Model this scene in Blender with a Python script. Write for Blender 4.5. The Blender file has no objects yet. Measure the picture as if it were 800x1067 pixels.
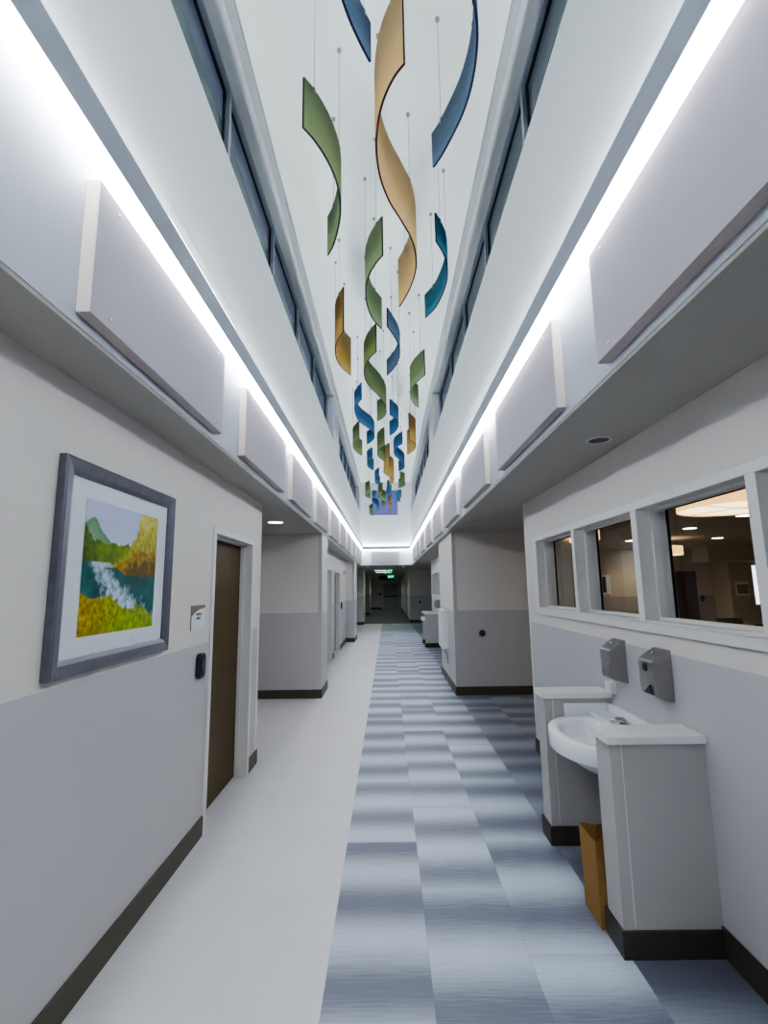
import bpy, bmesh, math, random
from mathutils import Vector, Matrix

SC = bpy.context.scene
COL = SC.collection
random.seed(7)
PI = math.pi

# ------------------------------------------------------------------ layout (metres; X right, Y down the corridor, Z up)
CAM_Z = 1.65
XL, XR = -1.30, 1.49            # corridor side walls
BL, BR = -1.04, 0.96            # faces of the upper atrium walls
SOF = 2.53                      # soffit height over the side aisles
YEND = 19.2                     # end of the tall atrium
YFAR = 40.0                     # far end wall
YBACK = -3.0
CEIL = 5.82
WAINS = 1.285

# ------------------------------------------------------------------ materials
MATS = {}
def new_mat(name):
    m = bpy.data.materials.new(name); m.use_nodes = True
    nt = m.node_tree
    for n in list(nt.nodes): nt.nodes.remove(n)
    out = nt.nodes.new('ShaderNodeOutputMaterial')
    MATS[name] = m
    return m, nt, out

def N(nt, kind, **kw):
    n = nt.nodes.new(kind)
    for k, v in kw.items(): setattr(n, k, v)
    return n

def L(nt, a, b): nt.links.new(a, b)

def principled(nt, out, rough=.5, metal=0.0, spec=.5):
    b = N(nt, 'ShaderNodeBsdfPrincipled')
    b.inputs['Roughness'].default_value = rough
    b.inputs['Metallic'].default_value = metal
    b.inputs['Specular IOR Level'].default_value = spec
    L(nt, b.outputs[0], out.inputs['Surface'])
    return b

def rgba(c): return (c[0], c[1], c[2], 1.0)

def noisy(name, c, rough=.5, metal=0.0, spec=.4, scale=30.0, amount=.06, bump=0.0, stretch=(1,1,1), coord='Object'):
    """plain colour broken up by a little procedural noise"""
    m, nt, out = new_mat(name)
    b = principled(nt, out, rough, metal, spec)
    tc = N(nt, 'ShaderNodeTexCoord'); mp = N(nt, 'ShaderNodeMapping')
    mp.inputs['Scale'].default_value = stretch
    L(nt, tc.outputs[coord], mp.inputs['Vector'])
    no = N(nt, 'ShaderNodeTexNoise'); no.inputs['Scale'].default_value = scale; no.inputs['Detail'].default_value = 4
    L(nt, mp.outputs[0], no.inputs['Vector'])
    mx = N(nt, 'ShaderNodeMix', data_type='RGBA')
    lo = [max(0, v*(1-amount)) for v in c]; hi = [min(1, v*(1+amount)) for v in c]
    mx.inputs[6].default_value = rgba(lo); mx.inputs[7].default_value = rgba(hi)
    L(nt, no.outputs['Fac'], mx.inputs[0]); L(nt, mx.outputs[2], b.inputs['Base Color'])
    if bump:
        bp = N(nt, 'ShaderNodeBump'); bp.inputs['Strength'].default_value = bump; bp.inputs['Distance'].default_value = .002
        L(nt, no.outputs['Fac'], bp.inputs['Height']); L(nt, bp.outputs[0], b.inputs['Normal'])
    return m

def wall_two_tone(name, up, lo, split):
    """painted wall, a darker vinyl wainscot below a crisp line at a world height"""
    m, nt, out = new_mat(name)
    b = principled(nt, out, .55, 0, .3)
    g = N(nt, 'ShaderNodeNewGeometry'); s = N(nt, 'ShaderNodeSeparateXYZ'); L(nt, g.outputs['Position'], s.inputs[0])
    st = N(nt, 'ShaderNodeMath', operation='LESS_THAN'); st.inputs[1].default_value = split; L(nt, s.outputs['Z'], st.inputs[0])
    no = N(nt, 'ShaderNodeTexNoise'); no.inputs['Scale'].default_value = 160; no.inputs['Detail'].default_value = 3
    mp = N(nt, 'ShaderNodeMapping'); mp.inputs['Scale'].default_value = (1, 1, .5); L(nt, g.outputs['Position'], mp.inputs[0]); L(nt, mp.outputs[0], no.inputs['Vector'])
    mx = N(nt, 'ShaderNodeMix', data_type='RGBA'); mx.inputs[6].default_value = rgba(up); mx.inputs[7].default_value = rgba(lo)
    L(nt, st.outputs[0], mx.inputs[0])
    mv = N(nt, 'ShaderNodeMix', data_type='RGBA', blend_type='MULTIPLY'); mv.inputs[0].default_value = 1.0
    rp = N(nt, 'ShaderNodeMapRange'); rp.inputs['To Min'].default_value = .93; rp.inputs['To Max'].default_value = 1.05
    L(nt, no.outputs['Fac'], rp.inputs[0])
    L(nt, mx.outputs[2], mv.inputs[6]); L(nt, rp.outputs[0], mv.inputs[7]); L(nt, mv.outputs[2], b.inputs['Base Color'])
    bp = N(nt, 'ShaderNodeBump'); bp.inputs['Strength'].default_value = .12; bp.inputs['Distance'].default_value = .001
    L(nt, no.outputs['Fac'], bp.inputs['Height']); L(nt, bp.outputs[0], b.inputs['Normal'])
    return m

def emission(name, c, strength):
    m, nt, out = new_mat(name)
    e = N(nt, 'ShaderNodeEmission'); e.inputs[0].default_value = rgba(c); e.inputs[1].default_value = strength
    L(nt, e.outputs[0], out.inputs['Surface'])
    return m

def glass(name, tint, refl=.05, rough=0.0):
    """thin pane: clear transmission with a Fresnel reflection"""
    m, nt, out = new_mat(name)
    t = N(nt, 'ShaderNodeBsdfTransparent'); t.inputs[0].default_value = rgba(tint)
    g = N(nt, 'ShaderNodeBsdfGlossy'); g.inputs['Roughness'].default_value = rough
    g.inputs[0].default_value = (.9, .95, 1, 1)
    lw = N(nt, 'ShaderNodeLayerWeight'); pw = N(nt, 'ShaderNodeMath', operation='POWER'); pw.inputs[1].default_value = 4.5; L(nt, lw.outputs['Facing'], pw.inputs[0])
    f = N(nt, 'ShaderNodeMath', operation='MULTIPLY_ADD'); f.inputs[1].default_value = .75; f.inputs[2].default_value = refl; L(nt, pw.outputs[0], f.inputs[0])
    mx = N(nt, 'ShaderNodeMixShader'); L(nt, f.outputs[0], mx.inputs[0]); L(nt, t.outputs[0], mx.inputs[1]); L(nt, g.outputs[0], mx.inputs[2])
    L(nt, mx.outputs[0], out.inputs['Surface'])
    return m

def resin(name, c):
    """translucent tinted resin sheet"""
    m, nt, out = new_mat(name)
    tc = N(nt, 'ShaderNodeTexCoord'); no = N(nt, 'ShaderNodeTexNoise'); no.inputs['Scale'].default_value = 9
    L(nt, tc.outputs['Object'], no.inputs['Vector'])
    mx = N(nt, 'ShaderNodeMix', data_type='RGBA')
    mx.inputs[6].default_value = rgba([v*.92 for v in c]); mx.inputs[7].default_value = rgba([min(1, v*1.08) for v in c])
    L(nt, no.outputs['Fac'], mx.inputs[0])
    d = N(nt, 'ShaderNodeBsdfDiffuse'); t = N(nt, 'ShaderNodeBsdfTranslucent'); g = N(nt, 'ShaderNodeBsdfGlossy')
    g.inputs['Roughness'].default_value = .35; g.inputs[0].default_value = (.8, .9, 1, 1)
    L(nt, mx.outputs[2], d.inputs[0]); L(nt, mx.outputs[2], t.inputs[0])
    a = N(nt, 'ShaderNodeMixShader'); a.inputs[0].default_value = .4; L(nt, d.outputs[0], a.inputs[1]); L(nt, t.outputs[0], a.inputs[2])
    b = N(nt, 'ShaderNodeMixShader'); b.inputs[0].default_value = .05; L(nt, a.outputs[0], b.inputs[1]); L(nt, g.outputs[0], b.inputs[2])
    L(nt, b.outputs[0], out.inputs['Surface'])
    return m

def carpet_mat(name, dark, light, x0, w, ylen, y0):
    """plank carpet tiles laid ashlar, each tile shaded in its own woven ombre bands"""
    m, nt, out = new_mat(name)
    b = principled(nt, out, .5, 0, .5)
    g = N(nt, 'ShaderNodeNewGeometry'); s = N(nt, 'ShaderNodeSeparateXYZ'); L(nt, g.outputs['Position'], s.inputs[0])
    def M(op, a, bb=None, clamp=False):
        n = N(nt, 'ShaderNodeMath', operation=op); n.use_clamp = clamp
        for i, v in enumerate((a, bb)):
            if v is None: continue
            if isinstance(v, (int, float)): n.inputs[i].default_value = v
            else: L(nt, v, n.inputs[i])
        return n.outputs[0]
    cx = M('DIVIDE', M('SUBTRACT', s.outputs['X'], x0), w)
    col = M('FLOOR', cx)
    off = M('MULTIPLY', M('FLOORED_MODULO', col, 2.0), .5)
    ry = M('ADD', M('DIVIDE', M('SUBTRACT', s.outputs['Y'], y0), ylen), off)
    row = M('FLOOR', ry); v = M('FRACT', ry)
    cb = N(nt, 'ShaderNodeCombineXYZ'); L(nt, col, cb.inputs[0]); L(nt, row, cb.inputs[1])
    wn = N(nt, 'ShaderNodeTexWhiteNoise', noise_dimensions='3D'); L(nt, cb.outputs[0], wn.inputs['Vector'])
    sp = N(nt, 'ShaderNodeSeparateColor'); L(nt, wn.outputs['Color'], sp.inputs[0])
    # bands: 1.1..1.6 cycles along each tile, own phase
    cyc = M('ADD', M('MULTIPLY', sp.outputs[0], .35), 1.7)
    ph = M('ADD', M('MULTIPLY', v, cyc), M('ADD', M('MULTIPLY', sp.outputs[1], .45), .05))
    wave = M('ADD', M('MULTIPLY', M('SINE', M('MULTIPLY', ph, 2*PI)), .5), .5)
    # woven streaks across the tile
    mp = N(nt, 'ShaderNodeMapping'); mp.inputs['Scale'].default_value = (6, 95, 1); L(nt, g.outputs['Position'], mp.inputs[0])
    st = N(nt, 'ShaderNodeTexNoise'); st.inputs['Scale'].default_value = 1.0; st.inputs['Detail'].default_value = 5; L(nt, mp.outputs[0], st.inputs['Vector'])
    fine = N(nt, 'ShaderNodeTexNoise'); fine.inputs['Scale'].default_value = 260; fine.inputs['Detail'].default_value = 2; L(nt, g.outputs['Position'], fine.inputs['Vector'])
    t = M('ADD', M('MULTIPLY', wave, .8), M('ADD', M('MULTIPLY', M('SUBTRACT', st.outputs['Fac'], .5), .5), M('MULTIPLY', M('SUBTRACT', fine.outputs['Fac'], .5), .35)))
    t = M('ADD', t, M('MULTIPLY', M('SUBTRACT', sp.outputs[2], .5), .22), True)
    mx = N(nt, 'ShaderNodeMix', data_type='RGBA'); mx.inputs[6].default_value = rgba(dark); mx.inputs[7].default_value = rgba(light)
    L(nt, t, mx.inputs[0])
    # the outer columns are mixed part way to a darker tone
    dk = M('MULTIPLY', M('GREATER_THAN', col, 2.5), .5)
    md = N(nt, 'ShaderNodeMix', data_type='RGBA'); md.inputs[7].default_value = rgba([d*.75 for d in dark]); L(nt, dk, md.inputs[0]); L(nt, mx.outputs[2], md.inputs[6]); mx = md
    # hairline seams
    fx = M('ABSOLUTE', M('SUBTRACT', M('FRACT', cx), .5)); seam_x = M('GREATER_THAN', fx, .4955)
    fy = M('ABSOLUTE', M('SUBTRACT', v, .5)); seam_y = M('GREATER_THAN', fy, .4975)
    seam = M('MULTIPLY', M('MAXIMUM', seam_x, seam_y), .22)
    m2 = N(nt, 'ShaderNodeMix', data_type='RGBA'); m2.inputs[7].default_value = rgba([d*.6 for d in dark]); L(nt, seam, m2.inputs[0]); L(nt, mx.outputs[2], m2.inputs[6])
    L(nt, m2.outputs[2], b.inputs['Base Color'])
    bp = N(nt, 'ShaderNodeBump'); bp.inputs['Strength'].default_value = .25; bp.inputs['Distance'].default_value = .002
    L(nt, fine.outputs['Fac'], bp.inputs['Height']); L(nt, bp.outputs[0], b.inputs['Normal'])
    return m

def vinyl_mat(name, c):
    """pale speckled resilient flooring with faint plank joints"""
    m, nt, out = new_mat(name)
    b = principled(nt, out, .42, 0, .35)
    g = N(nt, 'ShaderNodeNewGeometry')
    mp = N(nt, 'ShaderNodeMapping'); mp.inputs['Scale'].default_value = (60, 170, 1); L(nt, g.outputs['Position'], mp.inputs[0])
    no = N(nt, 'ShaderNodeTexNoise'); no.inputs['Scale'].default_value = 1; no.inputs['Detail'].default_value = 4; L(nt, mp.outputs[0], no.inputs['Vector'])
    big = N(nt, 'ShaderNodeTexNoise'); big.inputs['Scale'].default_value = 2.5; L(nt, g.outputs['Position'], big.inputs['Vector'])
    mx = N(nt, 'ShaderNodeMix', data_type='RGBA'); mx.inputs[6].default_value = rgba([v*.8 for v in c]); mx.inputs[7].default_value = rgba([min(1, v*1.15) for v in c])
    ad = N(nt, 'ShaderNodeMath', operation='MULTIPLY_ADD'); ad.inputs[1].default_value = .35; L(nt, big.outputs['Fac'], ad.inputs[0])
    sb = N(nt, 'ShaderNodeMath', operation='MULTIPLY'); sb.inputs[1].default_value = .65; L(nt, no.outputs['Fac'], sb.inputs[0]); L(nt, sb.outputs[0], ad.inputs[2])
    L(nt, ad.outputs[0], mx.inputs[0])
    br = N(nt, 'ShaderNodeTexBrick'); br.inputs['Scale'].default_value = 1.0; br.inputs['Mortar Size'].default_value = .0012
    br.inputs['Brick Width'].default_value = .92; br.inputs['Row Height'].default_value = .46; br.offset = .5
    br.inputs['Color1'].default_value = (1, 1, 1, 1); br.inputs['Color2'].default_value = (.965, .965, .97, 1); br.inputs['Mortar'].default_value = (.86, .86, .87, 1)
    rot = N(nt, 'ShaderNodeMapping'); rot.inputs['Rotation'].default_value = (0, 0, PI/2); L(nt, g.outputs['Position'], rot.inputs[0]); L(nt, rot.outputs[0], br.inputs['Vector'])
    mu = N(nt, 'ShaderNodeMix', data_type='RGBA', blend_type='MULTIPLY'); mu.inputs[0].default_value = 1; L(nt, mx.outputs[2], mu.inputs[6]); L(nt, br.outputs['Color'], mu.inputs[7])
    L(nt, mu.outputs[2], b.inputs['Base Color'])
    return m

M_wall   = wall_two_tone('corridor_wall_paint', (.70, .67, .63), (.515, .50, .515), WAINS)
M_room   = wall_two_tone('dining_room_paint', (.56, .47, .35), (.34, .30, .26), WAINS)
M_white  = noisy('atrium_wall_paint', (.62, .645, .665), .6, 0, .25, 60, .02)
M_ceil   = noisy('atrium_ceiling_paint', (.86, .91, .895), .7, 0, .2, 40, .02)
M_bulk   = noisy('bulkhead_paint', (.45, .475, .53), .6, 0, .25, 60, .02)
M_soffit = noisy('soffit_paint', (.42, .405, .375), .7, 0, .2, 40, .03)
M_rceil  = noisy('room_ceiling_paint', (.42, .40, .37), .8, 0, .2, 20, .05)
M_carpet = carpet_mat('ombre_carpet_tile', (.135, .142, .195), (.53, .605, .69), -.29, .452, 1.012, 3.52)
M_dcarp  = noisy('dark_corridor_carpet', (.12, .135, .145), .9, 0, .1, 120, .25, .3, coord='Generated')
M_vinyl  = vinyl_mat('pale_vinyl_plank', (.62, .605, .625))
M_rfloor = noisy('room_floor_vinyl', (.25, .22, .18), .6, 0, .3, 8, .15)
M_base   = noisy('dark_rubber_base', (.072, .066, .046), .5, 0, .4, 40, .12)
M_basew  = noisy('dark_wood_base', (.052, .045, .036), .5, 0, .4, 14, .4, stretch=(1, 1, 14))
M_panel  = noisy('panel_fabric', (.46, .43, .47), .9, 0, .1, 300, .06, .2)
M_pedge  = noisy('panel_edge_core', (.56, .50, .46), .9, 0, .1, 90, .16, .2)
M_trim   = noisy('painted_trim', (.72, .71, .70), .4, 0, .4, 50, .02)
M_guard  = noisy('corner_guard_vinyl', (.50, .50, .52), .45, 0, .4, 80, .03)
M_alu    = noisy('anodised_frame', (.30, .34, .40), .4, .5, .5, 60, .05)
M_head   = noisy('window_head_paint', (.52, .55, .57), .6, 0, .3, 60, .03)
M_hous   = noisy('light_housing_grey', (.35, .38, .44), .45, .3, .5, 60, .03)
M_lens   = emission('light_lens', (.90, .94, 1.0), 20.0)
M_up     = emission('uplight_lens', (.92, .985, 1.0), 40.0)
M_pin    = noisy('steel_pin', (.8, .8, .8), .25, 1, .5, 40, .05)
M_door   = noisy('dark_wood_door', (.078, .052, .018), .5, 0, .2, 5, .35, stretch=(9, 9, .6))
M_doorfr = noisy('door_frame_paint', (.70, .68, .68), .4, 0, .4, 50, .02)
M_grdoor = noisy('grey_steel_door', (.34, .36, .35), .4, 0, .4, 40, .04)
M_black  = noisy('black_plastic', (.008, .009, .010), .35, 0, .5, 60, .2)
M_blackg = noisy('black_gloss_face', (.03, .045, .055), .12, 0, .6, 20, .2)
M_frame  = noisy('pewter_picture_frame', (.14, .145, .18), .38, .35, .5, 22, .28, .1, stretch=(1, 6, 1))
M_mat    = noisy('white_mat_board', (.80, .84, .88), .6, 0, .3, 80, .015)
M_signw  = noisy('sign_white', (.74, .76, .78), .4, 0, .4, 60, .02)
M_signb  = noisy('sign_brown', (.20, .155, .125), .45, 0, .4, 60, .08)
M_signt  = noisy('sign_dark_ink', (.04, .03, .05), .5, 0, .3, 60, .1)
M_steel  = noisy('brushed_steel', (.36, .35, .345), .34, .85, .5, 8, .12, 0, stretch=(4, 4, 60))
M_chrome = noisy('chrome', (.5, .5, .5), .12, 1, .5, 8, .05)
M_porc   = noisy('white_porcelain', (.86, .88, .90), .12, 0, .6, 12, .012)
M_cap    = noisy('veined_solid_surface', (.80, .80, .785), .35, 0, .45, 5, .10, stretch=(1, 3, 1))
M_kraft  = noisy('kraft_paper', (.32, .18, .06), .8, 0, .2, 26, .12, .15)
M_kraftd = noisy('kraft_paper_shaded', (.16, .085, .028), .9, 0, .1, 26, .12)  # darker kraft copy, shade inside the bag put into the colour
M_whitep = noisy('white_plastic', (.80, .82, .84), .35, 0, .5, 60, .015)
M_cord   = noisy('grey_cord', (.25, .25, .26), .5, 0, .4, 60, .05)
M_glow   = emission('downlight_glow', (1.0, .97, .93), 9.0)
M_glowr  = emission('room_downlight_glow', (.90, .95, 1.0), 14.0)
M_dullens= noisy('unlit_downlight_lens', (.07, .07, .06), .3, 0, .5, 60, .1)
M_ring   = noisy('downlight_trim_ring', (.55, .55, .54), .4, .2, .5, 60, .04)
M_drum   = emission('drum_shade_glow', (1.0, .58, .22), 1.5)
M_drumd  = emission('drum_diffuser_glow', (1.0, .78, .46), 2.6)
M_drumb  = emission('drum_band_glow', (1.0, .62, .30), 1.3)
M_exit   = emission('exit_green_glow', (.06, .85, .38), 1.6)
M_exitb  = noisy('exit_housing', (.04, .09, .08), .3, 0, .5, 60, .1)
M_trof   = emission('dim_troffer', (.75, .85, 1.0), 2.0)
M_slit   = emission('bright_sidelight', (.80, .84, 1.0), 2.2)
M_glass  = glass('window_glass', (.86, .88, .86))
M_cgl    = glass('clerestory_glass', (.74, .80, .79))
M_egl    = glass('end_window_glass', (.80, .80, .95))
M_cable  = noisy('steel_cable', (.30, .31, .33), .35, .6, .5, 60, .05)
M_green  = resin('green_resin', (.155, .215, .075))
M_greenl = resin('pale_green_resin', (.21, .28, .13))
M_blue   = resin('blue_resin', (.04, .14, .28))
M_bluel  = resin('slate_blue_resin', (.10, .165, .25))
M_teal   = resin('teal_resin', (.03, .15, .23))
M_gold   = resin('gold_resin', (.42, .27, .065))
M_goldl  = resin('pale_gold_resin', (.66, .47, .22))
M_edgen  = noisy('navy_sheet_edge', (.008, .008, .03), .6, 0, .1, 60, .1)
M_edgeb  = noisy('maroon_sheet_edge', (.028, .006, .006), .6, 0, .1, 60, .1)
M_edgeg  = noisy('black_green_sheet_edge', (.010, .012, .010), .6, 0, .1, 60, .1)
M_chair  = noisy('dark_upholstery', (.018, .018, .022), .7, 0, .3, 60, .2)
M_table  = noisy('dark_table_top', (.06, .055, .05), .35, 0, .5, 12, .2)

# ------------------------------------------------------------------ mesh builder (world coordinates in, one mesh object out)
ORG = {}
class MB:
    def __init__(self): self.v = []; self.f = []; self.mi = []; self.sm = []
    def add(self, vs, fs, mi=0, smooth=False):
        o = len(self.v); self.v += [tuple(p) for p in vs]
        for f in fs: self.f.append(tuple(o+i for i in f)); self.mi.append(mi); self.sm.append(smooth)
        return self
    def box(self, x0, x1, y0, y1, z0, z1, mi=0):
        if x0 > x1: x0, x1 = x1, x0
        if y0 > y1: y0, y1 = y1, y0
        vs = [(x0,y0,z0),(x1,y0,z0),(x1,y1,z0),(x0,y1,z0),(x0,y0,z1),(x1,y0,z1),(x1,y1,z1),(x0,y1,z1)]
        return self.add(vs, [(0,3,2,1),(4,5,6,7),(0,1,5,4),(1,2,6,5),(2,3,7,6),(3,0,4,7)], mi)
    def prism(self, prof, axis, a, b, mi=0, smooth=False):
        """closed 2-D profile (list of pairs, the two other axes in xyz order) swept from a to b along axis"""
        def P(p, t):
            if axis == 'x': return (t, p[0], p[1])
            if axis == 'y': return (p[0], t, p[1])
            return (p[0], p[1], t)
        n = len(prof)
        vs = [P(p, a) for p in prof] + [P(p, b) for p in prof]
        fs = [tuple(range(n-1, -1, -1)), tuple(range(n, 2*n))]
        self.add(vs, fs, mi)
        o = len(self.v) - 2*n
        for i in range(n):
            j = (i+1) % n
            self.f.append((o+i, o+j, o+n+j, o+n+i)); self.mi.append(mi); self.sm.append(smooth)
        return self
    def tube(self, pts, r, n=8, mi=0, cap=True):
        rings = []
        for i, p in enumerate(pts):
            p = Vector(p); a = Vector(pts[max(0, i-1)]); b = Vector(pts[min(len(pts)-1, i+1)])
            d = (b-a).normalized(); up = Vector((0,0,1)) if abs(d.z) < .9 else Vector((1,0,0))
            u = d.cross(up).normalized(); w = d.cross(u)
            rr = r[i] if isinstance(r, (list, tuple)) else r
            rings.append([p + u*(rr*math.cos(2*PI*k/n)) + w*(rr*math.sin(2*PI*k/n)) for k in range(n)])
        self.rings(rings, cap, mi); return self
    def rings(self, rings, cap=True, mi=0, smooth=True, cap0=None):
        n = len(rings[0]); vs = [q for r in rings for q in r]; fs = []
        for i in range(len(rings)-1):
            for k in range(n):
                j = (k+1) % n
                fs.append((i*n+k, i*n+j, (i+1)*n+j, (i+1)*n+k))
        self.add(vs, fs, mi, smooth)
        o = len(self.v) - len(vs)
        if cap or cap0:
            self.f.append(tuple(o+k for k in range(n-1, -1, -1))); self.mi.append(mi); self.sm.append(False)
        if cap:
            self.f.append(tuple(o+(len(rings)-1)*n+k for k in range(n))); self.mi.append(mi); self.sm.append(False)
        return self
    def lathe(self, cx, cy, prof, n=24, mi=0, cap=True):
        """profile of (radius, z)"""
        self.rings([[(cx+r*math.cos(2*PI*k/n), cy+r*math.sin(2*PI*k/n), z) for k in range(n)] for r, z in prof], cap, mi); return self
    def build(self, name, mats, parent=None, bevel=0.0, origin=None, fix=True):
        if not isinstance(mats, (list, tuple)): mats = [mats]
        if parent is not None: org = ORG[parent]
        elif origin is not None: org = Vector(origin)
        else:
            xs, ys, zs = zip(*self.v); org = Vector(((min(xs)+max(xs))/2, (min(ys)+max(ys))/2, min(zs)))
        me = bpy.data.meshes.new(name)
        me.from_pydata([tuple(Vector(p)-org) for p in self.v], [], self.f)
        for m in mats: me.materials.append(m)
        for p, mi, sm in zip(me.polygons, self.mi, self.sm): p.material_index = mi; p.use_smooth = sm
        if fix:
            bm = bmesh.new(); bm.from_mesh(me); bmesh.ops.recalc_face_normals(bm, faces=bm.faces); bm.to_mesh(me); bm.free()
        o = bpy.data.objects.new(name, me); COL.objects.link(o)
        if parent is not None: o.parent = parent
        else: o.location = org
        ORG[o] = org
        if bevel:
            md = o.modifiers.new('soft_edges', 'BEVEL'); md.width = bevel; md.segments = 2; md.limit_method = 'ANGLE'; md.angle_limit = math.radians(40)
        return o

def box(name, mats, x0, x1, y0, y1, z0, z1, parent=None, bevel=0.0):
    return MB().box(x0, x1, y0, y1, z0, z1).build(name, mats, parent, bevel)

def tag(o, label, cat, group=None):
    o['label'] = label; o['category'] = cat
    if group: o['group'] = group
    return o
def thing(name, label, cat, loc, group=None):
    o = bpy.data.objects.new(name, None); o.empty_display_size = .1; COL.objects.link(o); o.location = loc; ORG[o] = Vector(loc)
    return tag(o, label, cat, group)
def struct(o, label=None):
    o['kind'] = 'structure'
    if label: o['label'] = label
    return o
def copy_tree(o, parent=None):
    c = o.copy(); COL.objects.link(c); ORG[c] = ORG[o].copy()
    if parent is not None:
        c.parent = parent
    for ch in [x for x in bpy.data.objects if x.parent == o]: copy_tree(ch, c)
    return c
def place_copy(o, delta, label, group=None):
    c = copy_tree(o); c.location = Vector(o.location) + Vector(delta); c['label'] = label
    if group: c['group'] = group
    return c
def sbox(name, mats, *a, **k): return struct(box(name, mats, *a, **k))

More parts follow.
